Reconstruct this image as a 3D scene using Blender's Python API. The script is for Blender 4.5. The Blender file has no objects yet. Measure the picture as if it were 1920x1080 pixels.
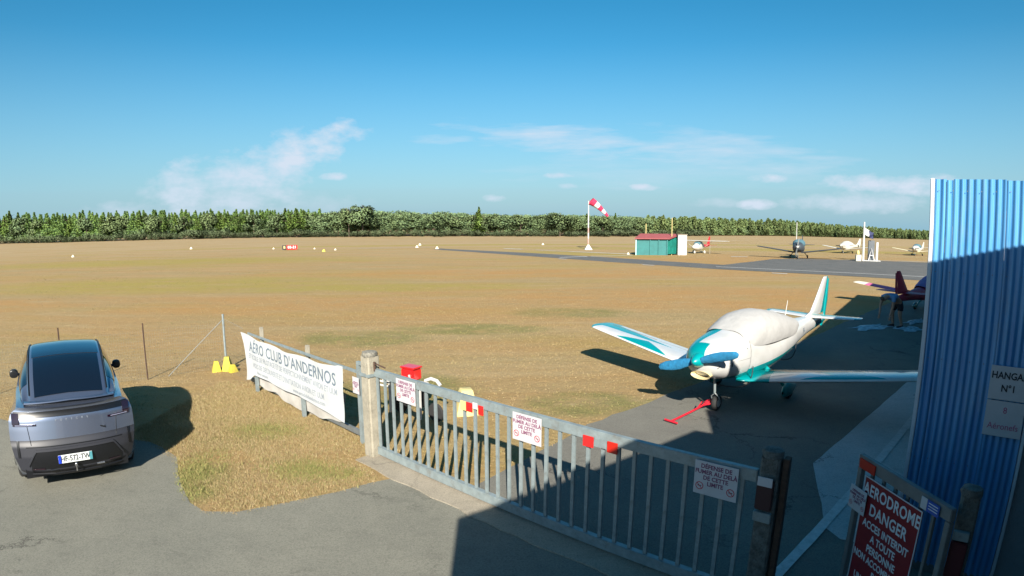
import bpy, bmesh, math, random
import numpy as np
from mathutils import Vector, Matrix, Euler

random.seed(7); RNG = np.random.default_rng(7)
S = bpy.context.scene
COL = S.collection
R = math.radians
PI = math.pi

# ------------------------------------------------------------------ camera
# wide webcam lens with mild barrel distortion, on the wall of the clubhouse
cd = bpy.data.cameras.new('camera')
cd.type = 'PANO'
cd.panorama_type = 'FISHEYE_LENS_POLYNOMIAL'
cd.sensor_width = 36.0
cd.fisheye_fov = R(170)
cd.fisheye_polynomial_k0 = 4.047759297644271e-05
cd.fisheye_polynomial_k1 = -0.050435512359661566
cd.fisheye_polynomial_k2 = 4.52102210258851e-06
cd.fisheye_polynomial_k3 = 1.6571573672305353e-05
cd.fisheye_polynomial_k4 = -2.7646152605392826e-07
cd.clip_start = 0.05
cd.clip_end = 6000
cam = bpy.data.objects.new('camera', cd)
COL.objects.link(cam)
cam.location = (0, 0, 3.756)
cam.rotation_euler = (Matrix.Rotation(R(90) - 0.1114, 3, 'X') @ Matrix.Rotation(-0.0017, 3, 'Z')).to_euler()
S.camera = cam

# ------------------------------------------------------------------ light
SUN_AZ, SUN_EL = R(91.5), R(31)          # shadows fall towards SUN_AZ
sd = bpy.data.lights.new('sun', 'SUN')
sd.energy = 5.0
sd.angle = R(0.55)
sd.color = (1.0, 0.93, 0.82)
sun = bpy.data.objects.new('sun', sd)
COL.objects.link(sun)
sv = Vector((math.cos(SUN_AZ) * math.cos(SUN_EL), math.sin(SUN_AZ) * math.cos(SUN_EL), -math.sin(SUN_EL)))
sun.rotation_euler = sv.to_track_quat('-Z', 'Y').to_euler()
sun.location = (0, -30, 40)

S.view_settings.view_transform = 'Standard'
S.view_settings.look = 'None'
S.view_settings.gamma = 1.0
S.view_settings.exposure = 1.25
S.view_settings.use_curve_mapping = False
S.render.film_transparent = False
S.cycles.use_denoising = True
S.cycles.max_bounces = 6

W = bpy.data.worlds.new('World')
S.world = W
W.use_nodes = True
nt = W.node_tree
nt.nodes.clear()
N, L = nt.nodes, nt.links


def nmath(N, L, op, a, b=None, clamp=False, c=None):
    n = N.new('ShaderNodeMath'); n.operation = op; n.use_clamp = clamp
    for i, v in enumerate((a, b, c)):
        if v is None: continue
        if isinstance(v, (int, float)): n.inputs[i].default_value = v
        else: L.new(v, n.inputs[i])
    return n.outputs[0]


sky = N.new('ShaderNodeTexSky'); sky.sky_type = 'NISHITA'; sky.sun_disc = False
sky.sun_elevation = SUN_EL; sky.sun_rotation = R(180)
sky.air_density = 1.0; sky.dust_density = 0.6; sky.ozone_density = 3.0; sky.altitude = 0
hs = N.new('ShaderNodeHueSaturation'); hs.inputs['Saturation'].default_value = 1.38; hs.inputs['Hue'].default_value = 0.482; hs.inputs['Value'].default_value = 1.06
L.new(sky.outputs[0], hs.inputs['Color'])
tc = N.new('ShaderNodeTexCoord')
sep = N.new('ShaderNodeSeparateXYZ'); L.new(tc.outputs['Generated'], sep.inputs[0])
AZ = nmath(N, L, 'ARCTAN2', sep.outputs[0], sep.outputs[1])
EL = nmath(N, L, 'ARCSINE', sep.outputs[2])
# coordinates for cloud noise: azimuth / stretched elevation
cmb = N.new('ShaderNodeCombineXYZ'); L.new(AZ, cmb.inputs[0]); L.new(nmath(N, L, 'MULTIPLY', EL, 1.8), cmb.inputs[1])
nz = N.new('ShaderNodeTexNoise'); nz.inputs['Scale'].default_value = 22; nz.inputs['Detail'].default_value = 7; nz.inputs['Roughness'].default_value = 0.6
L.new(cmb.outputs[0], nz.inputs['Vector'])
cmb2 = N.new('ShaderNodeCombineXYZ'); L.new(AZ, cmb2.inputs[0]); L.new(nmath(N, L, 'MULTIPLY', EL, 7.0), cmb2.inputs[1])
nz2 = N.new('ShaderNodeTexNoise'); nz2.inputs['Scale'].default_value = 7; nz2.inputs['Detail'].default_value = 6; nz2.inputs['Roughness'].default_value = 0.6
L.new(cmb2.outputs[0], nz2.inputs['Vector'])
cloud = None
# az, el, half width, half height, slope, strength, kind
for (ca, ce, wa, we, sl, st, kd) in [
        (-0.545, 0.055, 0.075, 0.060, 0.0, 0.40, 0), (-0.475, 0.060, 0.130, 0.070, 0.1, 0.36, 0), (-0.425, 0.092, 0.130, 0.055, 0.42, 0.42, 0),
        (-0.350, 0.128, 0.095, 0.036, 0.42, 0.50, 0), (-0.62, 0.022, 0.12, 0.030, 0.0, 0.25, 0), (-0.38, 0.03, 0.14, 0.035, 0.0, 0.16, 0),
        (-0.309, 0.086, 0.030, 0.0075, 0.0, 0.85, 0), (-0.131, 0.150, 0.075, 0.009, 0.05, 0.35, 1), (-0.01, 0.166, 0.13, 0.013, -0.06, 0.42, 1),
        (0.15, 0.143, 0.24, 0.028, -0.10, 0.55, 1), (0.36, 0.128, 0.22, 0.034, -0.12, 0.40, 1), (0.25, 0.09, 0.30, 0.030, -0.02, 0.20, 1),
        (0.60, 0.074, 0.09, 0.016, 0.0, 0.62, 0), (0.70, 0.070, 0.09, 0.018, 0.0, 0.52, 0), (0.585, 0.044, 0.12, 0.020, 0.0, 0.34, 0),
        (0.421, 0.038, 0.035, 0.010, 0.0, 0.50, 0), (0.233, 0.067, 0.030, 0.007, 0.0, 0.50, 0), (0.094, 0.087, 0.040, 0.006, 0.0, 0.45, 0),
        (-0.032, 0.047, 0.022, 0.008, 0.0, 0.42, 0), (0.441, 0.081, 0.035, 0.009, 0.0, 0.45, 0), (0.35, 0.04, 0.05, 0.010, 0.0, 0.22, 0), (0.10, 0.068, 0.02, 0.006, 0.0, 0.3, 0)]:
    da = nmath(N, L, 'SUBTRACT', AZ, ca)
    de = nmath(N, L, 'SUBTRACT', nmath(N, L, 'SUBTRACT', EL, ce), nmath(N, L, 'MULTIPLY', da, sl))
    q1 = nmath(N, L, 'POWER', nmath(N, L, 'ABSOLUTE', nmath(N, L, 'DIVIDE', da, wa)), 2.0)
    q2 = nmath(N, L, 'POWER', nmath(N, L, 'ABSOLUTE', nmath(N, L, 'DIVIDE', de, we)), 2.0)
    d = nmath(N, L, 'SUBTRACT', 1.0, nmath(N, L, 'ADD', q1, q2))
    # d + noise*k
    nn = nmath(N, L, 'MULTIPLY', nmath(N, L, 'SUBTRACT', (nz if kd == 0 else nz2).outputs[0], 0.50), 3.4 if kd == 0 else 4.5)
    m = nmath(N, L, 'ADD', d, nn)
    m = nmath(N, L, 'MULTIPLY', m, 0.8 if kd == 0 else 0.55, clamp=True)
    m = nmath(N, L, 'MULTIPLY', m, nmath(N, L, 'MULTIPLY', nmath(N, L, 'ADD', d, 0.9), 1.0, clamp=True))
    m = nmath(N, L, 'MULTIPLY', m, min(st * (2.0 if kd == 0 else 1.6), 1.0))
    cloud = m if cloud is None else nmath(N, L, 'MAXIMUM', cloud, m)
mx = N.new('ShaderNodeMix'); mx.data_type = 'RGBA'
L.new(cloud, mx.inputs['Factor']); mx.inputs['B'].default_value = (5.2, 6.0, 7.0, 1)
# pale haze near the horizon
hz = nmath(N, L, 'MULTIPLY', nmath(N, L, 'POWER', nmath(N, L, 'SUBTRACT', 1.0, nmath(N, L, 'MULTIPLY', nmath(N, L, 'ABSOLUTE', EL), 3.2, clamp=True)), 1.25), 0.92)
mx2 = N.new('ShaderNodeMix'); mx2.data_type = 'RGBA'
L.new(hz, mx2.inputs['Factor']); L.new(hs.outputs[0], mx2.inputs['A']); L.new(mx2.outputs['Result'], mx.inputs['A']); mx2.inputs['B'].default_value = (2.05, 3.95, 5.15, 1)
bg = N.new('ShaderNodeBackground'); bg.inputs['Strength'].default_value = 0.054
L.new(mx.outputs['Result'], bg.inputs['Color'])
wo = N.new('ShaderNodeOutputWorld'); L.new(bg.outputs[0], wo.inputs[0])

# ------------------------------------------------------------------ helpers


ALB = 0.72      # true surface reflectance relative to the swatches below


def alb(c):
    return tuple(v * ALB for v in c)


def tag(o, label=None, cat=None, group=None, kind=None):
    if label: o['label'] = label
    if cat: o['category'] = cat
    if group: o['group'] = group
    if kind: o['kind'] = kind
    return o


def thing(name, loc, rz, label, cat, group=None):
    o = bpy.data.objects.new(name, None); COL.objects.link(o)
    o.empty_display_size = 0.3
    o.location = loc; o.rotation_euler = (0, 0, rz)
    return tag(o, label, cat, group)


def copy_tree(o, parent=None):
    c = o.copy(); COL.objects.link(c)
    if parent is not None:
        c.parent = parent; c.matrix_parent_inverse = Matrix.Identity(4)
    for ch in list(o.children):
        copy_tree(ch, c)
    return c


class MB:
    """collects geometry for one mesh object"""
    def __init__(s):
        s.v = []; s.f = []; s.m = []

    def add(s, vs, fs, mi=0):
        b = len(s.v); s.v += [tuple(v) for v in vs]
        s.f += [tuple(i + b for i in f) for f in fs]; s.m += [mi] * len(fs)
        return s

    def box(s, c, d, rot=None, mi=0, bev=0.0):
        hx, hy, hz = d[0] / 2, d[1] / 2, d[2] / 2
        vs = [Vector((x, y, z)) for x in (-hx, hx) for y in (-hy, hy) for z in (-hz, hz)]
        fs = [(0, 1, 3, 2), (4, 6, 7, 5), (0, 4, 5, 1), (2, 3, 7, 6), (0, 2, 6, 4), (1, 5, 7, 3)]
        if bev > 0:
            bm = bmesh.new()
            bv = [bm.verts.new(v) for v in vs]
            for f in fs: bm.faces.new([bv[i] for i in f])
            bmesh.ops.bevel(bm, geom=bm.edges[:], offset=bev, segments=2, affect='EDGES')
            bm.verts.index_update()
            vs = [v.co.copy() for v in bm.verts]; fs = [tuple(v.index for v in f.verts) for f in bm.faces]
            bm.free()
        if rot is not None:
            M = rot if isinstance(rot, Matrix) else Euler(rot).to_matrix()
            vs = [M @ v for v in vs]
        c = Vector(c)
        return s.add([v + c for v in vs], fs, mi)

    def tube(s, pts, r, n=8, mi=0, caps=True):
        pts = [Vector(p) for p in pts]
        rs = r if isinstance(r, (list, tuple)) else [r] * len(pts)
        vs = []
        prev = None
        for i, p in enumerate(pts):
            t = (pts[min(i + 1, len(pts) - 1)] - pts[max(i - 1, 0)]).normalized()
            if prev is None:
                a = t.orthogonal().normalized()
            else:
                a = (prev - t * prev.dot(t)).normalized()
            prev = a
            b = t.cross(a)
            for k in range(n):
                an = 2 * PI * k / n
                vs.append(p + (a * math.cos(an) + b * math.sin(an)) * rs[i])
        fs = []
        for i in range(len(pts) - 1):
            for k in range(n):
                k2 = (k + 1) % n
                fs.append((i * n + k, i * n + k2, (i + 1) * n + k2, (i + 1) * n + k))
        if caps:
            fs.append(tuple(range(n - 1, -1, -1)))
            fs.append(tuple((len(pts) - 1) * n + k for k in range(n)))
        return s.add(vs, fs, mi)

    def lathe(s, prof, c=(0, 0, 0), n=24, axis='Z', mi=0):
        vs = []; fs = []
        for (r, h) in prof:
            for k in range(n):
                a = 2 * PI * k / n
                p = (r * math.cos(a), r * math.sin(a), h)
                if axis == 'X': p = (p[2], p[0], p[1])
                if axis == 'Y': p = (p[0], p[2], p[1])
                vs.append(Vector(p) + Vector(c))
        for i in range(len(prof) - 1):
            for k in range(n):
                k2 = (k + 1) % n
                fs.append((i * n + k, i * n + k2, (i + 1) * n + k2, (i + 1) * n + k))
        fs.append(tuple(range(n - 1, -1, -1))); fs.append(tuple((len(prof) - 1) * n + k for k in range(n)))
        return s.add(vs, fs, mi)

    def grid(s, rows, mi=0, close=False):
        """rows: list of lists of points"""
        n = len(rows[0]); b = [p for r in rows for p in r]
        fs = []
        for i in range(len(rows) - 1):
            for k in range(n if close else n - 1):
                k2 = (k + 1) % n
                fs.append((i * n + k, i * n + k2, (i + 1) * n + k2, (i + 1) * n + k))
        return s.add(b, fs, mi)

    def build(s, name, mats, parent=None, smooth=False, loc=None, fix=True):
        me = bpy.data.meshes.new(name)
        me.from_pydata(s.v, [], s.f)
        if not isinstance(mats, (list, tuple)): mats = [mats]
        for m in mats: me.materials.append(m)
        me.polygons.foreach_set('material_index', s.m)
        if fix:
            bm = bmesh.new(); bm.from_mesh(me)
            bmesh.ops.remove_doubles(bm, verts=bm.verts, dist=1e-5)
            bmesh.ops.recalc_face_normals(bm, faces=bm.faces)
            bm.to_mesh(me); bm.free()
        if smooth:
            me.polygons.foreach_set('use_smooth', [True] * len(me.polygons))
            try: me.set_sharp_from_angle(angle=R(smooth if smooth is not True else 40))
            except Exception: pass
        me.update()
        o = bpy.data.objects.new(name, me); COL.objects.link(o)
        if parent is not None: o.parent = parent
        if loc is not None: o.location = loc
        return o


def mat(name, base, rough=0.6, metal=0.0, var=0.0, vscale=4.0, bump=0.0, bscale=60.0, base2=None, coat=0.0, spec=0.5, dirt=None, dscale=3.0, damt=0.5):
    m = bpy.data.materials.new(name); m.use_nodes = True
    t = m.node_tree; N, L = t.nodes, t.links
    b = N['Principled BSDF']
    b.inputs['Roughness'].default_value = rough; b.inputs['Metallic'].default_value = metal
    b.inputs['Coat Weight'].default_value = coat
    b.inputs['Specular IOR Level'].default_value = spec
    base = alb(base); base2 = alb(base2) if base2 else None; dirt = alb(dirt) if dirt else None
    c = (*base, 1)
    b.inputs['Base Color'].default_value = c
    tc = N.new('ShaderNodeTexCoord')
    out = None
    if var > 0 or base2:
        n = N.new('ShaderNodeTexNoise'); n.inputs['Scale'].default_value = vscale; n.inputs['Detail'].default_value = 6; n.inputs['Roughness'].default_value = 0.65
        L.new(tc.outputs['Object'], n.inputs['Vector'])
        mx = N.new('ShaderNodeMix'); mx.data_type = 'RGBA'
        rr = N.new('ShaderNodeMapRange'); rr.inputs['From Min'].default_value = 0.3; rr.inputs['From Max'].default_value = 0.7
        L.new(n.outputs[0], rr.inputs[0]); L.new(rr.outputs[0], mx.inputs['Factor'])
        b2 = base2 if base2 else tuple(x * (1 - var) for x in base)
        mx.inputs['A'].default_value = c; mx.inputs['B'].default_value = (*b2, 1)
        out = mx.outputs['Result']
    if dirt:
        n = N.new('ShaderNodeTexNoise'); n.inputs['Scale'].default_value = dscale; n.inputs['Detail'].default_value = 9; n.inputs['Roughness'].default_value = 0.72
        L.new(tc.outputs['Object'], n.inputs['Vector'])
        rr = N.new('ShaderNodeMapRange'); rr.inputs['From Min'].default_value = 0.52; rr.inputs['From Max'].default_value = 0.72; rr.inputs['To Max'].default_value = damt
        L.new(n.outputs[0], rr.inputs[0])
        mx = N.new('ShaderNodeMix'); mx.data_type = 'RGBA'
        L.new(rr.outputs[0], mx.inputs['Factor'])
        if out: L.new(out, mx.inputs['A'])
        else: mx.inputs['A'].default_value = c
        mx.inputs['B'].default_value = (*dirt, 1)
        out = mx.outputs['Result']
    if out: L.new(out, b.inputs['Base Color'])
    if bump > 0:
        n = N.new('ShaderNodeTexNoise'); n.inputs['Scale'].default_value = bscale; n.inputs['Detail'].default_value = 5
        L.new(tc.outputs['Object'], n.inputs['Vector'])
        bp = N.new('ShaderNodeBump'); bp.inputs['Strength'].default_value = bump; bp.inputs['Distance'].default_value = 0.02
        L.new(n.outputs[0], bp.inputs['Height']); L.new(bp.outputs[0], b.inputs['Normal'])
    return m


def text_obj(body, size, m, parent, x, z, y=-0.004, align='CENTER', bold=0.0, name='lettering', sx=1.0, rot=None):
    cu = bpy.data.curves.new(name, 'FONT'); cu.body = body; cu.size = size; cu.align_x = align; cu.align_y = 'CENTER'
    cu.offset = bold; cu.extrude = 0.0008; cu.resolution_u = 3
    cu.space_character = 1.0 + (0.05 if bold > 0.003 else 0.0)
    cu.materials.append(m)
    tmp = bpy.data.objects.new('tmp', cu)
    me = bpy.data.meshes.new_from_object(tmp); bpy.data.objects.remove(tmp); me.name = name
    if not me.materials: me.materials.append(m)
    o = bpy.data.objects.new(name, me); COL.objects.link(o); o.parent = parent
    if len(body) > 1: o['kind'] = 'stuff'
    o.location = (x, y, z); o.rotation_euler = rot if rot else (PI / 2, 0, 0); o.scale = (sx, 1, 1)
    return o


# ------------------------------------------------------------------ materials
M = {}
M['galv'] = mat('galvanised_steel', (0.36, 0.43, 0.44), 0.5, 0.25, var=0.3, vscale=9, bump=0.06, dirt=(0.19, 0.15, 0.11), dscale=7, damt=0.6)
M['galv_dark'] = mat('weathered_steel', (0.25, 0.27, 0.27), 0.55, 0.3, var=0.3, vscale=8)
M['concrete_post'] = mat('aged_concrete', (0.44, 0.40, 0.31), 0.92, var=0.32, vscale=7, bump=0.5, bscale=45, dirt=(0.18, 0.17, 0.13), dscale=6, damt=0.6)
M['lichen'] = mat('lichen_concrete', (0.36, 0.34, 0.28), 0.95, var=0.6, vscale=30, bump=0.8, bscale=50, dirt=(0.12, 0.12, 0.09), dscale=25, damt=0.8)
M['sign_white'] = mat('sign_white', (0.66, 0.64, 0.66), 0.45, var=0.1, vscale=5, dirt=(0.55, 0.53, 0.5), dscale=4, damt=0.4)
M['sign_print'] = mat('faded_purple_print', (0.25, 0.08, 0.16), 0.6)
M['sign_red'] = mat('faded_red_print', (0.55, 0.04, 0.07), 0.6)
M['maroon'] = mat('maroon_board', (0.30, 0.010, 0.020), 0.5, var=0.2, vscale=3, dirt=(0.2, 0.02, 0.03), dscale=4, damt=0.5)
M['white_print'] = mat('white_lettering', (0.80, 0.80, 0.82), 0.6)
M['black_print'] = mat('black_lettering', (0.02, 0.022, 0.03), 0.6)
M['grey_print'] = mat('grey_blue_lettering', (0.17, 0.22, 0.27), 0.7)
M['pale_print'] = mat('pale_grey_lettering', (0.33, 0.37, 0.42), 0.7)
M['pink_print'] = mat('pink_lettering', (0.55, 0.12, 0.25), 0.6)
M['red_refl'] = mat('red_reflector', (0.75, 0.02, 0.02), 0.3, coat=0.5)
M['dark_red'] = mat('dark_red_reflector', (0.6, 0.02, 0.01), 0.35)
M['yellow'] = mat('yellow_paint', (0.72, 0.58, 0.05), 0.7, var=0.25, vscale=6, bump=0.3, dirt=(0.35, 0.3, 0.12), dscale=7, damt=0.5)
M['pale_yellow'] = mat('faded_yellow_paint', (0.80, 0.66, 0.28), 0.7, var=0.2, vscale=6)
M['white_paint'] = mat('white_paint', (0.68, 0.67, 0.63), 0.4, var=0.08, vscale=4)
M['white_gloss'] = mat('white_gelcoat', (0.85, 0.85, 0.84), 0.25, coat=0.5, var=0.04, vscale=2)
M['black_rubber'] = mat('black_rubber', (0.025, 0.025, 0.025), 0.85)
M['black_plastic'] = mat('black_plastic', (0.03, 0.032, 0.035), 0.5, var=0.2, vscale=6)
M['rust'] = mat('rusty_iron', (0.11, 0.060, 0.040), 0.9, var=0.5, vscale=25)
M['blue_cloth'] = mat('blue_canvas', (0.015, 0.24, 0.48), 0.9, var=0.35, vscale=14, bump=0.7, bscale=16)
M['teal'] = mat('teal_paint', (0.0, 0.33, 0.34), 0.3, coat=0.4)
M['red_metal'] = mat('red_enamel', (0.70, 0.02, 0.04), 0.4, var=0.2, vscale=10)

# ------------------------------------------------------------------ ground


def ground_mat():
    m = bpy.data.materials.new('dry_grass_field'); m.use_nodes = True
    t = m.node_tree; N, L = t.nodes, t.links
    b = N['Principled BSDF']; b.inputs['Roughness'].default_value = 0.95; b.inputs['Specular IOR Level'].default_value = 0.1
    tc = N.new('ShaderNodeTexCoord')

    def noise(scale, detail=6, rough=0.6, sx=1.0, sy=1.0, off=0.0):
        mp = N.new('ShaderNodeMapping'); mp.inputs['Scale'].default_value = (sx, sy, 1); mp.inputs['Location'].default_value = (off, off, 0)
        L.new(tc.outputs['Object'], mp.inputs[0])
        n = N.new('ShaderNodeTexNoise'); n.inputs['Scale'].default_value = scale; n.inputs['Detail'].default_value = detail; n.inputs['Roughness'].default_value = rough
        L.new(mp.outputs[0], n.inputs['Vector'])
        return n.outputs[0]

    def mr(v, a, bb, to=1.0):
        r = N.new('ShaderNodeMapRange'); r.inputs['From Min'].default_value = a; r.inputs['From Max'].default_value = bb; r.inputs['To Max'].default_value = to
        L.new(v, r.inputs[0]); return r.outputs[0]

    def mix(f, a, c):
        x = N.new('ShaderNodeMix'); x.data_type = 'RGBA'
        L.new(f, x.inputs['Factor'])
        for k, v in (('A', a), ('B', c)):
            if isinstance(v, tuple): x.inputs[k].default_value = (*alb(v), 1)
            else: L.new(v, x.inputs[k])
        return x.outputs['Result']
    sp = N.new('ShaderNodeSeparateXYZ'); L.new(tc.outputs['Object'], sp.inputs[0])
    c = mix(mr(noise(0.10, 5, 0.6, 1, 2.5), 0.42, 0.60), (0.405, 0.268, 0.120), (0.365, 0.275, 0.135))
    c = mix(mr(noise(0.05, 4, 0.6, 1, 3.0, 3.3), 0.50, 0.66, 0.8), c, (0.370, 0.275, 0.088))       # straw yellow bands
    c = mix(mr(noise(0.35, 6, 0.7, 1, 1.6, 7.1), 0.55, 0.74, 0.7), c, (0.47, 0.345, 0.185))           # pale bare streaks
    c = mix(mr(noise(0.9, 6, 0.7, 1, 1.3, 11.0), 0.56, 0.75, 0.45), c, (0.250, 0.170, 0.080))       # darker thatch
    c = mix(mr(noise(0.12, 6, 0.7, 0.6, 7.0, 21.0), 0.50, 0.70, 0.55), c, (0.47, 0.37, 0.21))
    c = mix(mr(noise(0.09, 6, 0.7, 0.6, 6.0, 31.0), 0.52, 0.68, 0.5), c, (0.37, 0.225, 0.090))
    # yellow-green band running across the field and greener patches

    def blob(cx, cy, rx, ry, ang=0.0):
        dx = nmath(N, L, 'SUBTRACT', sp.outputs[0], cx); dy = nmath(N, L, 'SUBTRACT', sp.outputs[1], cy)
        ca, sa = math.cos(ang), math.sin(ang)
        u = nmath(N, L, 'ADD', nmath(N, L, 'MULTIPLY', dx, ca / rx), nmath(N, L, 'MULTIPLY', dy, sa / rx))
        v = nmath(N, L, 'ADD', nmath(N, L, 'MULTIPLY', dx, -sa / ry), nmath(N, L, 'MULTIPLY', dy, ca / ry))
        d = nmath(N, L, 'ADD', nmath(N, L, 'MULTIPLY', u, u), nmath(N, L, 'MULTIPLY', v, v))
        return nmath(N, L, 'SUBTRACT', 1.0, d, clamp=True)
    gn = noise(0.8, 6, 0.75, 1, 1, 5.0)
    green = None
    for a in [(-5.2, 18.4, 2.6, 1.7), (-1.5, 20.2, 3.2, 1.3), (-2.5, 12.5, 2.0, 1.6), (1.5, 11.5, 1.5, 1.0), (9, 15.5, 4, 1.2), (2.5, 24, 3, 1.6), (-4.7, 7.3, 0.7, 0.9), (-5.2, 9.5, 1.2, 1.0), (3.4, 11.2, 2, .6)]:
        bb = blob(*a)
        green = bb if green is None else nmath(N, L, 'MAXIMUM', green, bb)
    gm = nmath(N, L, 'MULTIPLY', mr(green, 0.0, 0.6), mr(gn, 0.32, 0.56), clamp=True)
    c = mix(nmath(N, L, 'MULTIPLY', gm, 0.72), c, (0.170, 0.190, 0.060))
    org = None
    for a in [(-9, 26, 17, 4.5, 0.0), (10, 29, 18, 6, -0.1), (-30, 24, 12, 4, 0.3), (30, 60, 30, 14, -0.2), (4, 44, 30, 5, 0.05)]:
        bb = blob(*a)
        org = bb if org is None else nmath(N, L, 'MAXIMUM', org, bb)
    om = nmath(N, L, 'MULTIPLY', mr(org, 0.0, 0.9), mr(noise(0.22, 6, 0.7, 1, 1.8, 41.0), 0.34, 0.62), clamp=True)
    c = mix(nmath(N, L, 'MULTIPLY', om, 0.85), c, (0.450, 0.250, 0.088))
    pal_ = nmath(N, L, 'MULTIPLY', mr(sp.outputs[1], 60.0, 110.0), mr(noise(0.06, 5, 0.7, 0.7, 4.0, 51.0), 0.36, 0.60), clamp=True)
    c = mix(nmath(N, L, 'MULTIPLY', pal_, 0.8), c, (0.47, 0.36, 0.22))
    far = None
    for a in [(-25, 36, 20, 7, 0.1), (-44, 62, 34, 9, 0.1), (-8, 34, 14, 3, 0.1), (15, 110, 120, 5, 0.1), (40, 90, 60, 7, -0.1), (9, 74, 16, 5, -0.75)]:
        bb = blob(*a)
        far = bb if far is None else nmath(N, L, 'MAXIMUM', far, bb)
    fm = nmath(N, L, 'MULTIPLY', mr(far, 0.0, 0.8), mr(noise(0.25, 5, 0.7, 1, 2.2, 9.0), 0.28, 0.55), clamp=True)
    c = mix(nmath(N, L, 'MULTIPLY', fm, 0.85), c, (0.350, 0.290, 0.070))
    c = mix(mr(noise(2.6, 7, 0.78, 1, 1.2, 17.0), 0.52, 0.66, 0.5), c, (0.255, 0.185, 0.095))
    c = mix(mr(noise(1.9, 7, 0.78, 1, 1.2, 27.0), 0.56, 0.68, 0.45), c, (0.50, 0.40, 0.23))
    # fine speckle
    c = mix(mr(noise(14, 4, 0.8), 0.45, 0.70, 0.42), c, (0.25, 0.165, 0.075))
    c = mix(mr(noise(30, 3, 0.8, 1, 1, 4.0), 0.52, 0.75, 0.5), c, (0.47, 0.35, 0.19))
    L.new(c, b.inputs['Base Color'])
    bp = N.new('ShaderNodeBump'); bp.inputs['Strength'].default_value = 0.8; bp.inputs['Distance'].default_value = 0.05
    hsum = nmath(N, L, 'ADD', noise(9, 6, 0.75), nmath(N, L, 'MULTIPLY', noise(1.6, 5, 0.6), 1.2))
    L.new(hsum, bp.inputs['Height']); L.new(bp.outputs[0], b.inputs['Normal'])
    return m


def asphalt_mat(name, base, warm, patch=0.3, pale=None):
    m = bpy.data.materials.new(name); m.use_nodes = True
    t = m.node_tree; N, L = t.nodes, t.links
    b = N['Principled BSDF']; b.inputs['Roughness'].default_value = 0.9; b.inputs['Specular IOR Level'].default_value = 0.25
    tc = N.new('ShaderNodeTexCoord')

    def noise(scale, detail=6, rough=0.6, sx=1, sy=1):
        mp = N.new('ShaderNodeMapping'); mp.inputs['Scale'].default_value = (sx, sy, 1)
        L.new(tc.outputs['Object'], mp.inputs[0])
        n = N.new('ShaderNodeTexNoise'); n.inputs['Scale'].default_value = scale; n.inputs['Detail'].default_value = detail; n.inputs['Roughness'].default_value = rough
        L.new(mp.outputs[0], n.inputs['Vector']); return n.outputs[0]

    def mix(v, a, bb, to, A, B):
        r = N.new('ShaderNodeMapRange'); r.inputs['From Min'].default_value = a; r.inputs['From Max'].default_value = bb; r.inputs['To Max'].default_value = to
        L.new(v, r.inputs[0])
        x = N.new('ShaderNodeMix'); x.data_type = 'RGBA'; L.new(r.outputs[0], x.inputs['Factor'])
        for k, v in (('A', A), ('B', B)):
            if isinstance(v, tuple): x.inputs[k].default_value = (*alb(v), 1)
            else: L.new(v, x.inputs[k])
        return x.outputs['Result']
    c = mix(noise(0.5, 7, 0.7), 0.35, 0.65, 1.0, base, warm)
    c = mix(noise(2.3, 7, 0.75, 1, 2.0), 0.50, 0.70, patch, c, tuple(x * 0.55 for x in base))
    c = mix(noise(0.9, 7, 0.7, 2.2, 1), 0.55, 0.75, patch, c, tuple(min(1, x * 1.35) for x in warm))
    c = mix(noise(38, 5, 0.85), 0.46, 0.68, 0.65, c, tuple(x * 0.45 for x in base))
    c = mix(noise(90, 3, 0.8), 0.55, 0.75, 0.55, c, tuple(min(1, x * 1.9) for x in warm))
    # meandering cracks
    nw = N.new('ShaderNodeTexNoise'); nw.inputs['Scale'].default_value = 1.3; nw.inputs['Detail'].default_value = 8; nw.inputs['Roughness'].default_value = 0.7
    L.new(tc.outputs['Object'], nw.inputs['Vector'])
    va = N.new('ShaderNodeVectorMath'); va.operation = 'MULTIPLY_ADD'; va.inputs[1].default_value = (1.6, 1.6, 0)
    L.new(nw.outputs['Color'], va.inputs[0]); L.new(tc.outputs['Object'], va.inputs[2])
    vo = N.new('ShaderNodeTexVoronoi'); vo.feature = 'DISTANCE_TO_EDGE'; vo.inputs['Scale'].default_value = 0.42
    L.new(va.outputs[0], vo.inputs['Vector'])
    ck = N.new('ShaderNodeMapRange'); ck.inputs['From Min'].default_value = 0.002; ck.inputs['From Max'].default_value = 0.012; ck.inputs['To Min'].default_value = 1.0; ck.inputs['To Max'].default_value = 0.0
    L.new(vo.outputs['Distance'], ck.inputs[0])
    cm = N.new('ShaderNodeMath'); cm.operation = 'MULTIPLY'; cm.use_clamp = True
    gate_ = N.new('ShaderNodeMapRange'); gate_.inputs['From Min'].default_value = 0.48; gate_.inputs['From Max'].default_value = 0.60; gate_.inputs['To Max'].default_value = 0.75
    L.new(noise(0.35, 4, 0.6), gate_.inputs[0]); L.new(ck.outputs[0], cm.inputs[0]); L.new(gate_.outputs[0], cm.inputs[1])
    xk = N.new('ShaderNodeMix'); xk.data_type = 'RGBA'; L.new(cm.outputs[0], xk.inputs['Factor']); L.new(c, xk.inputs['A']); xk.inputs['B'].default_value = (0.035, 0.032, 0.028, 1); c = xk.outputs['Result']
    c = mix(noise(6.0, 6, 0.8), 0.60, 0.68, 0.35, c, tuple(x * 0.5 for x in base))
    c = mix(noise(0.75, 8, 0.8), 0.60, 0.68, 0.45, c, tuple(x * 0.42 for x in base))
    L.new(c, b.inputs['Base Color'])
    bp = N.new('ShaderNodeBump'); bp.inputs['Strength'].default_value = 0.6; bp.inputs['Distance'].default_value = 0.012
    L.new(noise(70, 4, 0.8), bp.inputs['Height']); L.new(bp.outputs[0], b.inputs['Normal'])
    return m


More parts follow.
